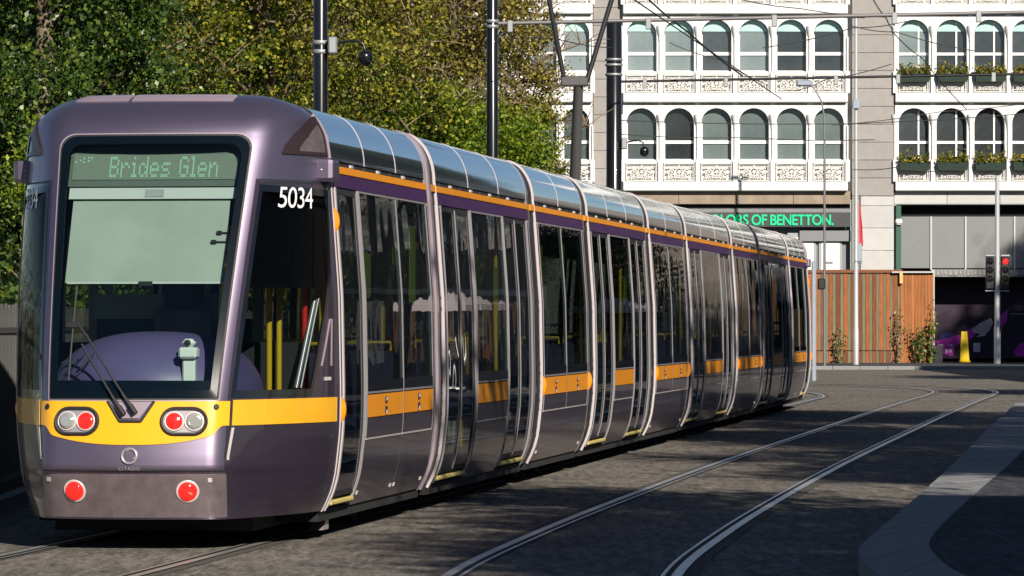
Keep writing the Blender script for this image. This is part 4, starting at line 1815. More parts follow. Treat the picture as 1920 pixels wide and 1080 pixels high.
# backing walls so that no light comes through from behind
mb = MB()
mb.box(-26, 23.7, .36, 9, 6.3, 17, 'white_facade')
mb.box(-26, .55, -.05, .35, 6.3, 17, 'white_facade')
mb.box(23.75, 60, -.05, 9, 0, 9.5, 'block_brick')  # unseen end block, added for reflections in the tram side
mb.box(-26, 4.0, .0, 9, 0, 6.3, 'stone')
mb.box(.5, 12.4, -.01, .35, 16.1, 17, 'white_facade')
mb.box(13.97, 23.74, -.01, .35, 16.1, 17, 'white_facade')
mb.obj('backing_wall', cen)


def stone_stack(x0, x1, z0, z1, h, m, y=-.03, n=1):
    z = z0
    while z < z1 - .05:
        zt = min(z + h, z1)
        for k in range(n):
            a, b = x0 + (x1 - x0) * k / n, x0 + (x1 - x0) * (k + 1) / n
            mb = MB()
            mb.bbox(a + .006, b - .006, y + random.uniform(-.004, .004), .36, z + .006, zt - .006, m, .012)
            mb.obj('stone_block', cen)
        z = zt


stone_stack(12.44, 13.98, 6.2, 16.2, .655, 'stone', -.03)
stone_stack(12.75, 13.98, 0.1, 6.19, .82, 'stone_pale', -.06)
stone_stack(2.97, 3.95, 0, 16.2, .655, 'stone', .10)
stone_stack(12.44, 12.74, 0.1, 6.19, 1.2, 'stone', .02)
# beams over the ground floor
for x0, x1, n, m in ((4.0, 12.4, 4, 'stone_brown'), (13.99, 23.7, 5, 'stone_pale')):
    for k in range(n):
        a, b = x0 + (x1 - x0) * k / n, x0 + (x1 - x0) * (k + 1) / n
        mb = MB()
        mb.bbox(a + .005, b - .005, .08, .36, 5.90, 6.37, m, .015)
        mb.obj('beam_block', cen)
mb = MB()
mb.box(4.0, 12.4, .15, .4, 5.60, 5.74, 'fascia_grey')
mb.box(4.0, 12.4, .30, .4, 5.74, 5.90, 'dark_void')
mb.obj('sign_band', cen)
# shop front under the sign
mb = MB()
mb.box(4.0, 12.42, .5, .9, 0, 5.08, 'shop_frame')
mb.box(10.55, 12.42, .28, .5, 4.55, 4.95, 'shop_frame')
sf_ = mb.obj('shop_front', cen)
for a, b in ((9.0, 9.7), (10.20, 11.07), (11.35, 12.02)):
    mb = MB()
    mb.box(a - .09, b + .09, .42, .5, 0, 4.86, 'grey_metal')
    mb.box(a, b, .40, .42, .3, 4.70, 'shop_white')
    mb.box(a + .1, b - .25, .39, .40, 3.72, 3.80, 'fascia_grey')
    mb.box(a + .1, b - .35, .39, .40, 3.40, 3.46, 'fascia_grey')
    mb.obj('shop_window', sf_)
# right hand ground floor: dark head, metal panels, lettered fascia, deep entrance
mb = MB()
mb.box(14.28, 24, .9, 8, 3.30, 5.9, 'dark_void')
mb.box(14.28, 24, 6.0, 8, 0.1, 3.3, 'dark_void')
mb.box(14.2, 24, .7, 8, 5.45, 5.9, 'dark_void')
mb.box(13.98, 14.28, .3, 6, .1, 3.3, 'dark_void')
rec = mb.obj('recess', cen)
for a, b in ((1690, 1747), (1750, 1812), (1815, 1904), (1907, 1990), (1993, 2080), (2083, 2150)):
    mb = MB()
    mb.bbox(fx(a), fx(b), .62, .70, 3.56, 5.46, 'metal_panel', .008)
    mb.obj('metal_panel', cen)
    mb = MB()
    mb.box(fx(b) + .0, fx(b) + .06, .56, .66, 3.5, 5.46, 'light_metal')
    mb.obj('mullion', cen)
mb = MB()
mb.bbox(fx(1748), fx(2150), .50, .75, 3.24, 3.52, 'fascia_grey', .01)
fg = mb.obj('entrance_fascia', cen)
x = fx(1752)
k = 0
while x < fx(1990):
    w_ = random.choice((.07, .10, .13))
    mb = MB()
    mb.box(x, x + w_, .47, .50, 3.30 + random.choice((0, .03)), 3.47, 'stone')
    mb.obj('ornament', fg)
    x += w_ + random.choice((.05, .07))
mb = MB()
mb.box(fx(1681), fx(1690), .1, .45, .1, 5.85, 'green_pillar')
mb.obj('corner_pillar', cen)
mb = MB()
mb.box(fx(1748), fx(1754), .35, .47, .1, 3.5, 'light_metal')
mb.obj('door_post', cen)
lamp = thing('wall_lamp', 'small white bulkhead lamp fixed to the green corner pillar', 'wall lamp', (fx(1685.5), FY + .1, fz(415)))
mb = MB()
mb.bbox(-.12, .12, -.12, 0, -.09, .09, 'pillar_lamp_white', .04)
mb.obj('lamp_body', lamp)
mb = MB()
mb.bbox(-.08, .08, -.10, -.02, -.13, -.09, 'light_metal', .01)
mb.obj('lamp_lens', lamp)

# shop sign
sign = thing('shop_sign', 'dark grey shop fascia with green capital letters under the white arches', 'sign', (0, FY, 0))
mb = MB()
mb.bbox(4.02, 12.40, .06, .14, 5.06, 5.60, 'fascia_dark', .012)
mb.obj('sign_board', sign)
v, f = text_verts('UNITED COLORS OF BENETTON.', .54, .018, .012, .92)
xr = fx(1563)
w_ = v[:, 0].max()
sc_ = (fx(1563) - fx(1443)) / (text_verts('BENETTON.', .54, .018, .012, .92)[0][:, 0].max())
mb = MB()
mb.add([(xr + (x - w_) * sc_, .035 - z, 5.14 + y) for x, y, z in v], f, 'green_letter')
mb.obj('sign_lettering', sign)

# advert wall inside the dark entrance
ad = thing('poster', 'purple advertising panel with a pale raised arm inside the dark entrance', 'poster', (0, FY + 2.2, 0))
fy2 = FY + 2.2


def ax(px):
    return (px - CX) / F * fy2


def az(py):
    return CAMZ + (HY - py) / F * fy2


mb = MB()
mb.box(ax(1752), ax(2000), 0, .06, az(672), az(525), 'poster_dark')
mb.obj('panel', ad)


def flat(parent, name, pix, m, y):
    mb = MB()
    mb.prism(pix, ([(ax(a), y, az(b)) for a, b in pix], [(ax(a), y + .003, az(b)) for a, b in pix]), m)
    mb.obj(name, parent)


flat(ad, 'printed_shape', [(1752, 640), (1775, 632), (1800, 628), (1825, 612), (1838, 616), (1822, 634), (1790, 648), (1786, 668), (1765, 662), (1752, 655)], 'poster_magenta', -.004)
flat(ad, 'printed_shape', [(1760, 636), (1772, 622), (1790, 626), (1782, 634)], 'poster_blue', -.008)
flat(ad, 'printed_shape', [(1822, 620), (1836, 606), (1850, 600), (1858, 596), (1862, 604), (1856, 618), (1846, 630), (1830, 632), (1838, 626), (1826, 624)], 'poster_skin', -.008)
flat(ad, 'printed_shape', [(1876, 590), (1892, 578), (1886, 606), (1874, 618)], 'poster_magenta', -.004)
flat(ad, 'printed_shape', [(1900, 660), (1912, 644), (1925, 640), (1940, 668), (1905, 668)], 'poster_magenta', -.004)
for a, b, c, d in ((1759, 1768, 645, 651), (1777, 1779, 644, 650), (1781, 1785, 645, 649), (1773, 1777, 655, 662), (1779, 1784, 655, 661)):
    flat(ad, 'printed_mark', [(a, d), (c * 0 + b, d), (b, c), (a, c)], 'poster_white', -.010)
flat(ad, 'printed_notice', [(1825, 660), (1838, 660), (1838, 643), (1825, 643)], 'poster_white', -.010)
flat(ad, 'printed_mark', [(1893, 590), (1925, 590), (1925, 587), (1893, 587)], 'fascia_grey', -.010)

# timber hoarding
HYD = 161.5


def hx(px):
    return (px - CX) / F * HYD


ho = thing('timber_hoarding', 'tall hoarding of orange brown timber boards with green gaps between them', 'hoarding', (0, HYD, .11))
x = hx(1380)
zt = CAMZ + (HY - 512) / F * HYD - .11
zm = CAMZ + (HY - 658) / F * HYD - .11
i = 0
mb = MB()
mb.box(hx(1380), hx(1690), .06, .10, 0, zt, 'wood_green')
mb.obj('backing_board', ho)
while x < hx(1688):
    w_ = random.uniform(.135, .185)
    g_ = random.uniform(.085, .115)
    for z0, z1, y in ((zm + .02, zt, .0), (.0, zm - .01, -.05)):
        mb = MB()
        mb.bbox(x, x + w_, y + random.uniform(-.006, .006), y + .035, z0, z1, 'wood_orange', .006)
        mb.obj('board', ho)
        mb = MB()
        mb.box(x + w_ + .006, x + w_ + g_ - .006, y + .016, y + .055, z0, z1 - .02, 'wood_green')
        mb.obj('batten', ho)
    x += w_ + g_
while x < hx(1748):
    w_ = random.uniform(.10, .14)
    mb = MB()
    mb.bbox(x, x + w_ - .005, -.02 + random.uniform(-.006, .006), .03, 0, zt - .02, 'wood_plain', .005)
    mb.obj('board', ho)
    x += w_
mb = MB()
mb.bbox(hx(1380), hx(1692), -.07, .12, zt + .003, zt + .12, 'wood_cap', .012)
mb.bbox(hx(1692) + .01, hx(1750), -.05, .12, zt - .02, zt + .07, 'wood_cap', .012)
mb.obj('top_rail', ho)
mb = MB()
mb.bbox(hx(1700) - .55, hx(1750), -.16, -.06, zt + .0, zt + .06, 'light_metal', .01)
mb.bbox(hx(1686), hx(1692), -.17, -.08, zt - .38, zt + .05, 'step_yellow', .01)
mb.obj('metal_edge', ho)
mb = MB()
mb.box(hx(1745), hx(1766), -.3, 1.4, .0, .62, 'black_matte')
o = mb.obj('dark_box', None, (0, HYD, .11))
setp(o, 'low black box standing at the corner of the timber hoarding', 'box')

# yellow marker
yc = thing('yellow_marker', 'tall narrow yellow plastic floor marker in front of the dark entrance', 'marker', (ax(1794), FY - .6, .11))
mb = MB()
mb.bbox(-.20, .20, -.18, .18, 0, .07, 'bright_yellow', .02)
mb.obj('base', yc)
mb = MB()
mb.prism([0] * 4, ([(-.17, -.1, .07), (.17, -.1, .07), (.10, -.04, 1.13), (-.11, -.04, 1.13)], [(-.17, .1, .07), (.17, .1, .07), (.10, .04, 1.13), (-.11, .04, 1.13)]), 'bright_yellow')
mb.obj('body', yc)

# flower troughs on the right block
nfl = 0
flabels = ['leftmost', 'second', 'third', 'fourth', 'fifth', 'sixth', 'seventh']
for lv, z0 in enumerate(ZL[:2]):
    for i in range(7):
        xc = 14.02 + (i + .5) * 1.385
        tr = thing('flower_trough', '%s green trough of flowers from the stone pier on the %s balcony row' % (flabels[i], ('lower', 'upper')[lv]), 'flower trough', (xc, FY - .27, z0 + .40), 0, 'flower troughs on the balconies')
        mb = MB()
        mb.prism([0] * 4, ([(-.52, -.14, 0), (.52, -.14, 0), (.57, -.18, .30), (-.57, -.18, .30)], [(-.52, .10, 0), (.52, .10, 0), (.57, .12, .30), (-.57, .12, .30)]), 'planter_green')
        fix_normals(mb.obj('trough', tr))
        n = 420
        Pp = np.stack([rng.uniform(-.56, .56, n), rng.normal(-.04, .09, n), .30 + np.abs(rng.normal(0, .13, n)) * (1 + .5 * np.sin(rng.uniform(0, 6, n)))], 1)
        link('flowers', np_quads('flowers', leaf_quads(Pp, .12), n, 'leaf_flower'), tr)['kind'] = 'stuff'

# ------------------------------------------------------------------ street furniture
def pole_px(px, Z, width_px, y_top_z=9.0):
    return Vector(((px - CX) / F * Z, Z, 0)), width_px / 2 / F * Z


def mast(px, Z, wpx, top, label, bands):
    p, r = pole_px(px, Z, wpx)
    t = thing('mast', label, 'pole', p)
    mb = MB()
    mb.lathe([(r * 1.45, 0), (r * 1.45, .5), (r * 1.05, .56), (r, .7), (r * .96, top), (r * .5, top + .08)], 'black_pole', 20)
    mb.obj('shaft', t)
    for py in bands:
        z = CAMZ + (HY - py) / F * Z
        mb = MB()
        mb.lathe([(r * 1.0, z - .03), (r * 1.10, z - .025), (r * 1.10, z + .025), (r, z + .03)], 'grey_metal', 20)
        mb.obj('clamp_band', t)
    return t, p, r


m1, p1, rr1 = mast(601, 62, 28, 8.2, 'black street mast behind the leading end of the tram carrying a dome camera', (80, 97))
m2, p2, rr2 = mast(923, 84, 22, 8.4, 'slim black street mast in front of the green trees behind the tram', (40, 50))
m3, p3, rr3 = mast(1151, 105, 30, 8.6, 'thick black street mast in front of the white arched facade', (112, 122, 140))


def cctv(name, label, px, py, Z, mastpx, r_ball_px, scale=1.0):
    c = at(px, py, Z)
    t = thing(name, label, 'camera', c)
    rb = r_ball_px / F * Z
    mb = MB()
    mb.lathe([(.001, -rb), (rb * .5, -rb * .88), (rb * .85, -rb * .5), (rb * .98, 0), (rb, rb * .25), (rb * .9, rb * .75), (rb * .5, rb * 1.05), (.001, rb * 1.1)], 'black_pole', 20)
    mb.obj('dome', t)
    mb = MB()
    d = (mastpx - px) / F * Z
    mb.tube([(d, 0, rb * 1.7), (d * .55, 0, rb * 2.3), (d * .25, 0, rb * 2.4), (d * .06, 0, rb * 2.0), (0, 0, rb * 1.0)], rb * .17, 'black_pole', 8)
    mb.obj('bracket_arm', t)
    mb = MB()
    mb.bbox(d - rb * .1, d + rb * 1.1, -.12, .12, rb * .6, rb * 2.9, 'grey_metal', .02)
    mb.obj('junction_box', t)


cctv('dome_camera', 'black dome camera hanging from a curved bracket on the black mast', 685, 110, 62 - .1, 617, 14)
cctv('dome_camera', 'small dark dome camera on the mast in front of the white facade', 1208, 285, 105 - .1, 1166, 9)

# cantilever arms of the masts over the tracks
def cantilever(label, pa, pb, Z, r, m, fittings):
    a, b = at(*pa, Z), at(*pb, Z)
    t = thing('cantilever_arm', label, 'cantilever arm', a)
    mb = MB()
    mb.tube([(0, 0, 0), b - a], r, m, 8)
    mb.obj('tube', t)
    for f_ in fittings:
        p = (b - a) * f_
        mb = MB()
        mb.bbox(p.x - .05, p.x + .05, -.05, .05, p.z - .17, p.z + .05, 'grey_metal', .01)
        mb.obj('clamp', t)


cantilever('long grey tube arm reaching across the top row of arched windows', (934, 44), (2060, 20), 84, .035, 'arm_grey', (.02, .25, .46, .66, .80, .9))
cantilever('thin black tube arm crossing in front of the upper balcony row', (1164, 153), (2060, 136), 105, .030, 'black_matte', (.05, .22, .45, .58, .78))

wl = 0
def wire_px(label, pts, Z, r=.011):
    mb = MB()
    P_ = [at(a, b, (Z if not isinstance(Z, tuple) else Z[0] + (Z[1] - Z[0]) * k / (len(pts) - 1))) for k, (a, b) in enumerate(pts)]
    out = []
    for i in range(len(P_) - 1):
        n = 6
        for k in range(n):
            t = k / n
            q = P_[i].lerp(P_[i + 1], t)
            q.z -= .04 * math.sin(math.pi * t)
            out.append(q)
    out.append(P_[-1])
    c = out[0].copy()
    mb.tube([q - c for q in out], r, 'wire', 5)
    o = mb.obj('overhead_wire', None, c)
    setp(o, label, 'overhead wire', 'overhead wires above the street')


wire_px('thick slanting feeder wire with fittings crossing the first windows right of the thick mast', [(1205, -12), (1290, 60), (1392, 142)], (100, 106), .022)
wire_px('wire running level across the lower arches just above their springing', [(1165, 226), (1600, 232), (2000, 206)], 108)
wire_px('lower of the level wires across the lower arches', [(1165, 252), (1400, 258), (1640, 262)], 112)
wire_px('wire rising gently to the right across the upper window glass towards the pier', [(1430, 90), (1600, 52), (1700, 40)], 95)
wire_px('wire dropping from the top edge to the long arm at the stone pier', [(1630, -15), (1662, 35), (1675, 55)], 90, .014)
wire_px('wire sloping steeply down from the arm past the upper flower troughs', [(1672, 58), (1730, 110), (1812, 205)], (90, 100))
wire_px('wire descending gently left to right above the upper arches', [(1360, -8), (1500, 16), (1662, 32)], 92)
wire_px('thin wire falling left to right across the four middle upper windows', [(1255, 80), (1350, 112), (1440, 160)], 110)
wire_px('wire running from the pier towards the right block arches', [(1595, 48), (1680, 60), (1830, 96)], 96)
wire_px('thin wire across the lower band of the right block', [(1560, 235), (1760, 210), (1990, 185)], 120)
wire_px('wire climbing between the second arm and the pier over the lower windows', [(1490, 170), (1545, 150), (1672, 120)], 108)
wire_px('thin wire over the pier just below the lower windows', [(1600, 318), (1680, 314), (1760, 322)], 150, .016)
wire_px('left wire between the slim mast and the thick mast', [(934, 60), (1040, 72), (1150, 90)], (84, 104))

# contact wire over each track
for lab, u in (('copper contact wire hung above the tram roof', 0.0), ):
    mb = MB()
    a = tl(u, -12, 6.20)
    mb.tube([tl(u, s, 6.20) - a for s in np.linspace(-12, 62, 12)], .011, 'wire', 5)
    o = mb.obj('overhead_wire', None, a)
    setp(o, lab, 'overhead wire', 'overhead wires above the street')

# tall pale pole beside the stone pier
Zp = 155.0
t = thing('slim_pole', 'tall pale grey pole in front of the stone pier beside the shop sign', 'pole', ((1605 - CX) / F * Zp, Zp, .11))
zt_ = CAMZ + (HY - 40) / F * Zp
mb = MB()
mb.lathe([(.10, 0), (.10, 1.2), (.085, 1.25), (.07, 5.9), (.055, zt_)], 'light_metal', 14)
mb.obj('shaft', t)
mb = MB()
mb.bbox(-.12, .14, -.16, -.05, CAMZ + (HY - 210) / F * Zp, CAMZ + (HY - 192) / F * Zp, 'blue_grey_metal', .02)
mb.obj('control_box', t)
mb = MB()
mb.bbox(.05, .2, -.06, .06, 3.5, 4.2, 'blue_grey_metal', .02)
mb.obj('switch_box', t)
mb = MB()
mb.box(-.35, .3, -.05, .05, zt_, zt_ + .09, 'black_matte')
mb.obj('top_bar', t)
t = thing('pennant', 'narrow red cloth hanging beside the tall pale pole', 'flag', ((1613.5 - CX) / F * Zp, Zp, CAMZ + (HY - 462) / F * Zp))
mb = MB()
mb.add([(-.05, 0, .1), (.05, .02, 0), (.09, 0, .02), (.06, -.03, .7), (-.02, 0, 1.5), (-.05, .01, 1.5)], [(0, 1, 2, 3, 4, 5)], 'red_cloth')
mb.add([(-.05, .02, .1), (.05, .04, 0), (.09, .02, .02), (.06, -.01, .7), (-.02, .02, 1.5), (-.05, .03, 1.5)], [(5, 4, 3, 2, 1, 0)], 'red_cloth')
mb.obj('cloth', t)

# traffic lights
Zt = 158.0
t = thing('traffic_light', 'pale pole with paired signal heads, the right one showing red', 'traffic light', ((1870 - CX) / F * Zt, Zt, .11))
zt_ = CAMZ + (HY - 335) / F * Zt
mb = MB()
mb.lathe([(.12, 0), (.12, 1.3), (.10, 1.36), (.09, 3.1), (.075, zt_)], 'light_metal', 14)
mb.obj('shaft', t)
z0_, z1_ = CAMZ + (HY - 548) / F * Zt, CAMZ + (HY - 487) / F * Zt
for sg, lit in ((-1, False), (1, True)):
    mb = MB()
    mb.bbox(sg * .26 - .14, sg * .26 + .14, -.12, .16, z0_, z1_, 'black_matte', .03)
    mb.bbox(sg * .27 - .16, sg * .27 + .16, -.14, .18, z1_ + .004, z1_ + .06, 'light_metal', .02)
    hd = mb.obj('signal_head', t)
    for k in range(3):
        zz_ = z1_ - .17 - k * .31
        mb = MB()
        fr_ = Matrix.Translation((sg * .27, -.12, zz_)) @ Matrix.Rotation(R(90), 4, 'X')
        mb.lathe([(.11, 0), (.11, .012), (.07, .025), (.001, .03)], 'red_signal' if (lit and k == 0) else 'black_pole', 16, fr_)
        mb.obj('signal_lens', hd)
        mb = MB()
        mb.tube([(sg * .27 + .125 * math.cos(a), -.22, zz_ + .125 * math.sin(a)) for a in np.linspace(0, math.pi, 9)], .02, 'black_matte', 5)
        mb.obj('visor', hd)
mb = MB()
mb.tube([(-.42, 0, z0_ - .06), (.42, 0, z0_ - .06)], .025, 'blue_grey_metal', 6)
mb.obj('bracket', t)
mb = MB()
mb.bbox(.07, .16, -.1, .1, 1.1, 1.35, 'black_matte', .02)
mb.obj('push_button', t)

# dark lamp post in front of the sign
Zl = 150.0
t = thing('street_lamp', 'slender dark street lamp with a grey head in front of the balconies', 'street lamp', ((1546 - CX) / F * Zl, Zl, .11))
zl_ = lambda py: CAMZ + (HY - py) / F * Zl - .11
mb = MB()
mb.tube([(0, 0, 0), (0, 0, zl_(260)), (-.02, 0, zl_(215)), (-.10, 0, zl_(190)), (-.35, 0, zl_(165)), (-.6, 0, zl_(156))], [.05, .035, .03, .026, .024, .022], 'arm_grey', 8)
mb.obj('shaft', t)
mb = MB()
mb.bbox(-.95, -.42, -.12, .12, zl_(162), zl_(150), 'blue_grey_metal', .05)
mb.obj('lamp_head', t)
# post and box standing in for the mirror of the trailing cab
t = thing('mirror_post', 'short white post and dark box standing in for the far cab mirror', 'mirror post', ((1526 - CX) / F * 120, 120, 0))
mb = MB()
zq = lambda py: CAMZ + (HY - py) / F * 120
mb.bbox(-.06, .06, -.06, .06, 0, zq(490), 'blue_grey_metal', .02)
mb.obj('post', t)
mb = MB()
mb.bbox(.10, .30, -.1, .1, zq(543), zq(522), 'black_matte', .03)
mb.obj('box_head', t)

# park railing on the left of the tram
rl = thing('park_railing', 'grey park railing of flat upright bars along the left side of the tram', 'railing', (0, 0, 0))
path = spline([Vector((a, b, 0)) for a, b in ((-4.75, 26), (-4.42, 36), (-4.40, 40), (-4.5, 46), (-4.0, 54), (-2.95, 66), (-.95, 84), (1.0, 98))], .145)
bar = MB()
bar.bbox(-.022, .022, -.012, .012, .08, 1.74, 'railing_grey', .005)
barm = bar.mesh('baluster')
cnt = 0
for i, p in enumerate(path):
    if 33 < p.y < 70 and cnt < 290:
        d = path[min(i + 1, len(path) - 1)] - path[i - 1]
        o = link('baluster', barm, rl, (p.x, p.y, 0), math.atan2(d.y, d.x))
        o.scale = (1, 1, random.uniform(.985, 1.01))
        cnt += 1
for z0, z1 in ((.22, .27), (1.50, 1.55)):
    mb = MB()
    ribbon(mb, path, -.02, .02, z1, 'railing_grey')
    ribbon(mb, path, .02, -.02, z0, 'railing_grey')
    a, b = offs(path, -.02), offs(path, .02)
    for q in (a, b):
        mb.add([(p.x, p.y, z0) for p in q] + [(p.x, p.y, z1) for p in q], [(i, i + 1, len(q) + i + 1, len(q) + i) for i in range(len(q) - 1)], 'railing_grey')
    mb.obj('rail_bar', rl)
mb = MB()
ribbon(mb, path, -.15, .15, .12, 'granite')
for q in (offs(path, -.15), offs(path, .15)):
    mb.add([(p.x, p.y, -.02) for p in q] + [(p.x, p.y, .12) for p in q], [(i, i + 1, len(q) + i + 1, len(q) + i) for i in range(len(q) - 1)], 'granite')
mb.obj('plinth', rl)

# ------------------------------------------------------------------ trees
def limbs(mb, base, top, r, spread, n, m='bark', seed=0, twigs=0, crownpts=None):
    rr = random.Random(seed)
    pts = [Vector(base)]
    H = top - base[2]
    for k in range(1, 6):
        pts.append(Vector((base[0] + rr.uniform(-.12, .12) * k * .5, base[1] + rr.uniform(-.1, .1) * k * .5, base[2] + H * k / 5)))
    mb.tube(pts, [r * (1 - .16 * k) for k in range(6)], m, 9)
    for i in range(n):
        z = base[2] + H * rr.uniform(.22, .95)
        k = (z - base[2]) / H * 5
        a = pts[min(4, int(k))].lerp(pts[min(5, int(k) + 1)], k - int(k))
        ang = rr.uniform(0, 2 * math.pi)
        L_ = spread * rr.uniform(.5, 1.0)
        p1_ = a + Vector((math.cos(ang) * L_ * .5, math.sin(ang) * L_ * .5, L_ * rr.uniform(.2, .5)))
        p2_ = p1_ + Vector((math.cos(ang + rr.uniform(-.5, .5)) * L_ * .5, math.sin(ang + rr.uniform(-.5, .5)) * L_ * .5, L_ * rr.uniform(.15, .5)))
        mb.tube([a, p1_, p2_], [r * .30, r * .2, r * .07], m, 6)
        for j in range(twigs):
            q = p1_.lerp(p2_, rr.random())
            d_ = Vector((rr.uniform(-1, 1), rr.uniform(-1, 1), rr.uniform(-.3, 1))).normalized() * rr.uniform(.35, .9)
            mb.tube([q, q + d_ * .5 + Vector((0, 0, .04)), q + d_], [.014, .010, .004], 'twig', 4, False)


def crown_points(center, rad, clusters, per, sig, bias=.75, zflat=1.0):
    c = np.array(center)
    rd = np.array(rad)
    d = rng.normal(size=(clusters, 3))
    d /= np.linalg.norm(d, axis=1)[:, None]
    rr = rng.uniform(0, 1, clusters) ** (1 / 3)
    rr = bias * np.maximum(rr, .35) + (1 - bias) * rr
    cc = c + d * rr[:, None] * rd
    sg = sig * rng.uniform(.6, 1.4, clusters)
    cnt = np.maximum(20, (per * rng.uniform(.5, 1.5, clusters)).astype(int))
    P_ = np.concatenate([q + rng.normal(size=(n, 3)) * s * np.array([1, 1, .75]) for q, s, n in zip(cc, sg, cnt)])
    return P_


def tree(name, label, base, top, r, spread, crowns, cat='tree', group=None, nl=16, twigs=6, seed=1):
    t = thing(name, label, cat, base, 0, group)
    b = Vector(base)
    mb = MB()
    limbs(mb, (0, 0, 0), top, r, spread, nl, seed=seed, twigs=twigs)
    mb.obj('trunk', t)
    for (c, rad, cl, per, sig, size, m) in crowns:
        P_ = crown_points(np.array(c) - np.array(base), rad, cl, per, sig)
        P_ = P_[P_[:, 2] > .15]
        o = link('crown', np_quads('crown', leaf_quads(P_, size), len(P_), m), t)
        o['kind'] = 'stuff'
    return t


tree('evergreen_tree', 'dark glossy evergreen tree left of the tram cab', (-5.5, 52.5, 0), 8.5, .2, 1.8,
     [((-5.6, 52.5, 5.0), (1.75, 1.5, 3.9), 240, 333, 0.213, 0.065, 'leaf_dark')], nl=12, twigs=4, seed=3)
tree('budding_tree', 'olive yellow budding tree with thin bare twigs right behind the tram cab', (-3.75, 68.5, 0), 8.5, .16, 2.4,
     [((-3.6, 68.0, 5.6), (2.7, 2.0, 3.6), 150, 246, 0.221, 0.065, 'leaf_olive'), ((-3.9, 68.2, 5.0), (2.4, 1.9, 3.2), 100, 246, 0.197, 0.061, 'leaf_bright'), ((-3.5, 68.0, 6.2), (2.6, 1.9, 3.2), 60, 188, 0.246, 0.065, 'leaf_brown')], nl=30, twigs=16, seed=5)
tree('brown_budding_tree', 'brownish budding tree between the two black masts behind the tram', (-2.55, 92, 0), 9.0, .16, 2.6,
     [((-2.0, 92, 7.9), (2.5, 1.9, 2.4), 170, 217, 0.246, 0.076, 'leaf_brown'), ((-2.9, 92.5, 6.3), (2.1, 1.6, 2.6), 100, 232, 0.246, 0.076, 'leaf_olive')], nl=34, twigs=16, seed=8)
tree('leafy_tree', 'fresh bright green leafy tree beside the slim black mast', (-1.6, 87.5, 0), 6.2, .15, 1.8,
     [((-1.75, 87.5, 4.1), (1.35, 1.2, 2.2), 150, 275, 0.205, 0.076, 'leaf_bright'), ((-.35, 89.5, 4.2), (1.1, 1.1, 2.2), 100, 275, 0.205, 0.076, 'leaf_bright')], nl=18, seed=13)
tree('edge_tree', 'ragged mixed green and brown tree standing against the white facade', (.15, 104, 0), 8.6, .15, 1.7,
     [((.0, 104, 7.3), (1.1, 1.1, 2.9), 80, 159, 0.180, 0.076, 'leaf_brown'), ((.25, 104, 4.6), (.95, 1.1, 2.2), 90, 217, 0.197, 0.076, 'leaf_bright')], nl=30, twigs=14, seed=17)
# darker trees further back in the park, and the hedge behind the railing
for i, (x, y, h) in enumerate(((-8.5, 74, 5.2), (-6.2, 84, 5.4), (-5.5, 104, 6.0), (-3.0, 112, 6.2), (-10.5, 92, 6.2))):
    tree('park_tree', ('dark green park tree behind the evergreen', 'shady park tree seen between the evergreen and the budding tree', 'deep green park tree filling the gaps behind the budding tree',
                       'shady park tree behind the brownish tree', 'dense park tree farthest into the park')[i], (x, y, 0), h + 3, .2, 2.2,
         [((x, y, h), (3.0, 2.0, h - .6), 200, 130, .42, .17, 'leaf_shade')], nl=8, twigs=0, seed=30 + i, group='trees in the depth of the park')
P_ = np.stack([rng.uniform(-8.2, -4.75, 26000), rng.uniform(36, 60, 26000), np.abs(rng.normal(0, .55, 26000)) + rng.uniform(0, 1.6, 26000)], 1)
P_ = P_[(P_[:, 0] < -4.72 - .05 * np.sin(P_[:, 1] * 3)) & ((P_[:, 0] > -6.2) | (P_[:, 2] > 1.0))]
o = link('hedge', np_quads('hedge', leaf_quads(P_, .085), len(P_), 'leaf_dark'))
setp(o, 'dark leafy hedge growing behind the grey railing', 'hedge')
# olive shoots low at the left edge in front of the evergreen
P_ = crown_points((-5.05, 49.6, 3.2), (.5, .7, .8), 26, 120, .13)
sh = thing('young_shrub', 'yellow green shrub leaning over the railing at the left edge', 'shrub', (-5.1, 49.6, 0))
mb = MB()
limbs(mb, (0, 0, 0), 3.6, .035, .45, 6, seed=41, twigs=2)
mb.obj('stem', sh)
o = link('foliage', np_quads('foliage', leaf_quads(P_ - np.array((-5.1, 49.6, 0)), .06), len(P_), 'leaf_bright'), sh)
o['kind'] = 'stuff'

# plants at the foot of the hoarding
def climber(label, px, py0, py1, spread, n, m, Z=161.2, size=.12, gaps=5):
    b = at(px, 684, Z)
    b.z = .11
    t = thing('climbing_plant', label, 'plant', b)
    mb = MB()
    z1 = CAMZ + (HY - py1) / F * Z - .11
    rr = random.Random(int(px))
    P_ = []
    for k in range(gaps):
        dx = rr.uniform(-spread, spread)
        zt_ = z1 * rr.uniform(.6, 1)
        pts = [Vector((dx * .3, 0, 0)), Vector((dx * .7 + rr.uniform(-.08, .08), -.05, zt_ * .4)), Vector((dx + rr.uniform(-.1, .1), -.03, zt_ * .75)), Vector((dx, -.02, zt_))]
        mb.tube(pts, [.018, .014, .01, .005], 'twig', 5)
        for j in range(n // gaps):
            i = rr.randrange(3)
            q = pts[i].lerp(pts[i + 1], rr.random())
            P_.append((q.x + rr.gauss(0, .07), q.y - abs(rr.gauss(0, .06)), max(.03, q.z + rr.gauss(0, .06))))
    mb.obj('stem', t)
    P_ = np.array(P_)
    link('foliage', np_quads('foliage', leaf_quads(P_, size), len(P_), m), t)['kind'] = 'stuff'


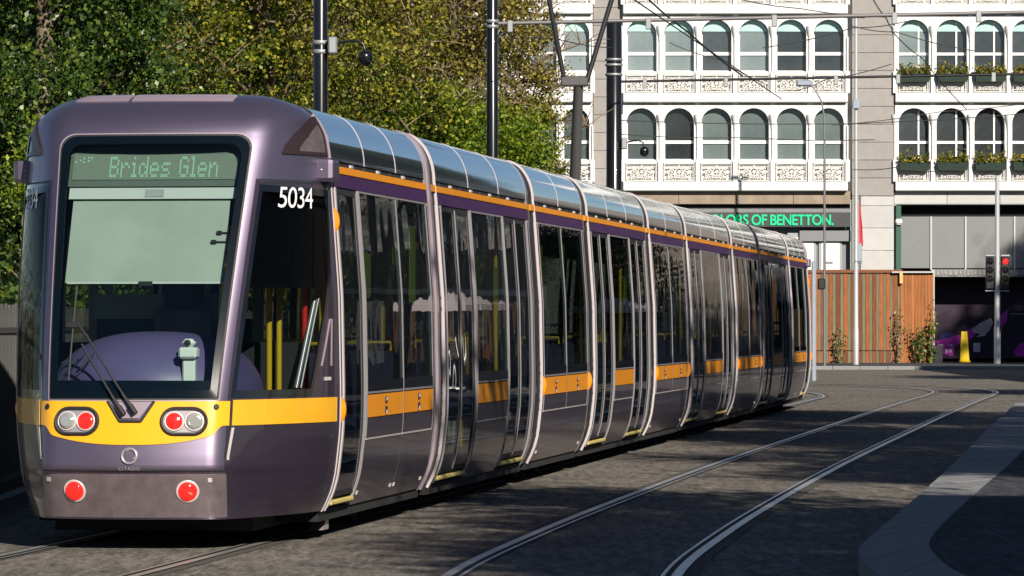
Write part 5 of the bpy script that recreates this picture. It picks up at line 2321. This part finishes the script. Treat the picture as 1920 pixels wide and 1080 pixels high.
climber('yellowing weed climbing the striped boards', 1577, 685, 612, .22, 130, 'leaf_olive', size=.10)
climber('thin dark climber on the right part of the hoarding', 1685, 660, 575, .3, 90, 'leaf_dark', size=.09)
climber('dense dark green shrub against the plain boards at the hoarding corner', 1722, 685, 610, .24, 330, 'leaf_dark', size=.10, gaps=9)
climber('green sprig hanging at the edge between hoarding and dark entrance', 1745, 640, 560, .14, 150, 'leaf_bright', size=.11)

# ------------------------------------------------------------------ unseen blocks, trees and parasols added for shade and reflections
of = thing('shade_block', 'unseen brick block added right of the camera to shade the road', 'building', (13.0, -22, 0))  # never in view; added so its shadow falls on road and kerb
mb = MB()
mb.box(0, 22, 0, 35, 0, 14.5, 'block_brick')
mb.box(-.3, 22.3, -.3, 35.3, 14.5, 15.1, 'stone')
mb.obj('wall', of)
win = MB()
win.box(-.05, .02, 0, 1.4, 0, 2.0, 'pane_dark')
win.box(-.09, -.0, -.1, 0, -.1, 2.1, 'window_frame_white')
win.box(-.09, -.0, 1.4, 1.5, -.1, 2.1, 'window_frame_white')
wm_ = win.mesh('window')
for k in range(4):
    for j in range(11):
        link('window', wm_, of, (0, 1.2 + j * 3.1, 1.2 + k * 3.4))
rb = thing('added_terrace', 'unseen brick terrace added on the right for shade and reflections', 'building', (22.5, 56, 0))  # unseen row, added to cast shade and reflect in the tram
mb = MB()
mb.box(0, 12, 0, 72, 0, 12.5, 'block_brick')
mb.box(-.25, 12, -.2, 72.2, 12.5, 13.0, 'stone_pale')
mb.box(-.06, 0, 0, 72, 3.6, 4.0, 'stone_pale')
mb.obj('wall', rb)
for k in range(3):
    for j in range(20):
        link('window', wm_, rb, (0, 1.5 + j * 3.5, 1.0 + k * 3.7 + (0.6 if k else 0)))


def added_tree(label, x, y, h, rad, cl, per, seed):
    tree('added_tree', label, (x, y, 0), h + 1, .18, rad * .8, [((x, y, h), (rad, rad, rad * .8), cl, per, .45, .20, 'leaf_shade')], nl=10, twigs=0, seed=seed, group='unseen trees added for shade and reflections')


ST = [('added shade tree between the corner block and the wide trees', 13.7, 26.0, 12.0, 2.4, 90, 110),
      ('dense added shade tree by the corner block, closest to the camera', 10.5, 6.5, 12.0, 2.3, 90, 110), ('dense added shade tree by the corner block, middle of three', 10.3, 10.4, 12.0, 2.3, 90, 110), ('dense added shade tree at the end of the corner block', 10.6, 14.2, 12.0, 2.3, 80, 110),
      ('small added shade tree next to the corner block', 7.1, 25.2, 9.0, 1.8, 50, 80), ('added shade tree leaning out beyond the kerb', 12.0, 42, 12.0, 2.0, 50, 90),
      ('wide added shade tree third from the corner block', 13.6, 31, 12.0, 3.3, 100, 110), ('wide added shade tree fourth from the corner block', 14.0, 39, 12.0, 3.2, 100, 110),
      ('wide added shade tree fifth from the corner block', 14.6, 47, 12.0, 3.4, 110, 110), ('wide added shade tree sixth from the corner block', 14.8, 55, 12.0, 3.5, 120, 110),
      ('leaning added shade tree closest to the tracks', 12.6, 57.0, 12.0, 2.5, 80, 100)]
for k, (lb, x_, y_, h_, r_, cl_, pe_) in enumerate(ST):
    added_tree(lb, x_, y_, h_, r_, cl_, pe_, 61 + k)
added_tree('unseen added tree in front of the terrace', 19.5, 84, 9.5, 3.0, 80, 110, 65)
added_tree('unseen added tree before the far end of the terrace', 21.0, 112, 9.5, 3.0, 80, 110, 66)
added_tree('unseen tree added for tram reflections, left of the end brick block', 27.5, 152, 4.2, 3.4, 130, 120, 67)  # this row is added to reflect dark foliage in the tram windows
added_tree('broad unseen tree added for tram reflections, middle of the end brick block', 35.0, 150, 4.6, 3.6, 130, 120, 68)
added_tree('unseen tree added for tram reflections, farthest right before the end brick block', 43.0, 151, 4.4, 3.6, 130, 120, 69)
bh = thing('sky_blocker', 'unseen tall stone block added behind the camera to cut skylight', 'building', (-48, -46, 0))  # unseen mass, added to hide part of the sky and deepen shade
mb = MB()
mb.box(0, 55, 0, 14, 0, 25, 'stone')
mb.box(-.3, 55.3, -.3, 14.3, 25, 25.7, 'stone')
mb.obj('wall', bh)
for k in range(6):
    for j in range(17):
        o = link('window', wm_, bh, (2.5 + j * 3.1, 14, 1.2 + k * 3.9), -math.pi / 2)
for lb, x_, y_ in (('broad tall tree added behind the terrace to shade the entrance, nearest the street', 35.5, 127.5), ('broad tall tree added behind the terrace to shade the entrance, farther from the street', 44.5, 126.5)):  # out of view; crowns shaped to shade the entrance panels
    tree('shading_tree', lb, (x_, y_, 0), 23, .35, 3.5, [((x_, y_, 17.0), (6.0, 2.8, 10.4), 420, 120, .55, .30, 'leaf_shade')], nl=14, twigs=0, seed=int(x_), group='unseen tall trees added for shade')
mat('canvas', (0.42, 0.37, 0.39), 0.8, var=0.05)
for k, (lb, x_, y_) in enumerate((('unseen canvas parasol added for window reflections, nearest the tram head', 11.4, 68), ('unseen canvas parasol added for window reflections, middle one', 13.4, 87),
                                   ('unseen canvas parasol added for window reflections, farthest one', 15.8, 110))):
    t = thing('reflected_parasol', lb, 'parasol', (x_, y_, .11), .3 * k, 'parasols added for reflections in the tram')  # unseen, added to give the tram windows pale broken reflections
    mb = MB()
    mb.lathe([(.28, 0), (.28, .08), (.05, .10), (.025, .12), (.025, 2.9)], 'light_metal', 12)
    mb.obj('pole', t)
    mb = MB()
    ring_ = [(1.05 * math.cos(a), 1.05 * math.sin(a)) for a in np.linspace(0, 2 * math.pi, 9)[:-1]]
    for i in range(8):
        a_, b_ = ring_[i], ring_[(i + 1) % 8]
        mb.add([(a_[0], a_[1], 2.25), (b_[0], b_[1], 2.25), (0, 0, 2.95)], [(0, 1, 2)], 'canvas')
        mb.add([(a_[0], a_[1], 2.23), (b_[0], b_[1], 2.23), (0, 0, 2.93)], [(2, 1, 0)], 'canvas')
        mb.add([(a_[0], a_[1], 2.25), (b_[0], b_[1], 2.25), (b_[0], b_[1], 2.02), (a_[0], a_[1], 2.02)], [(0, 3, 2, 1)], 'canvas')
    mb.obj('canopy', t)
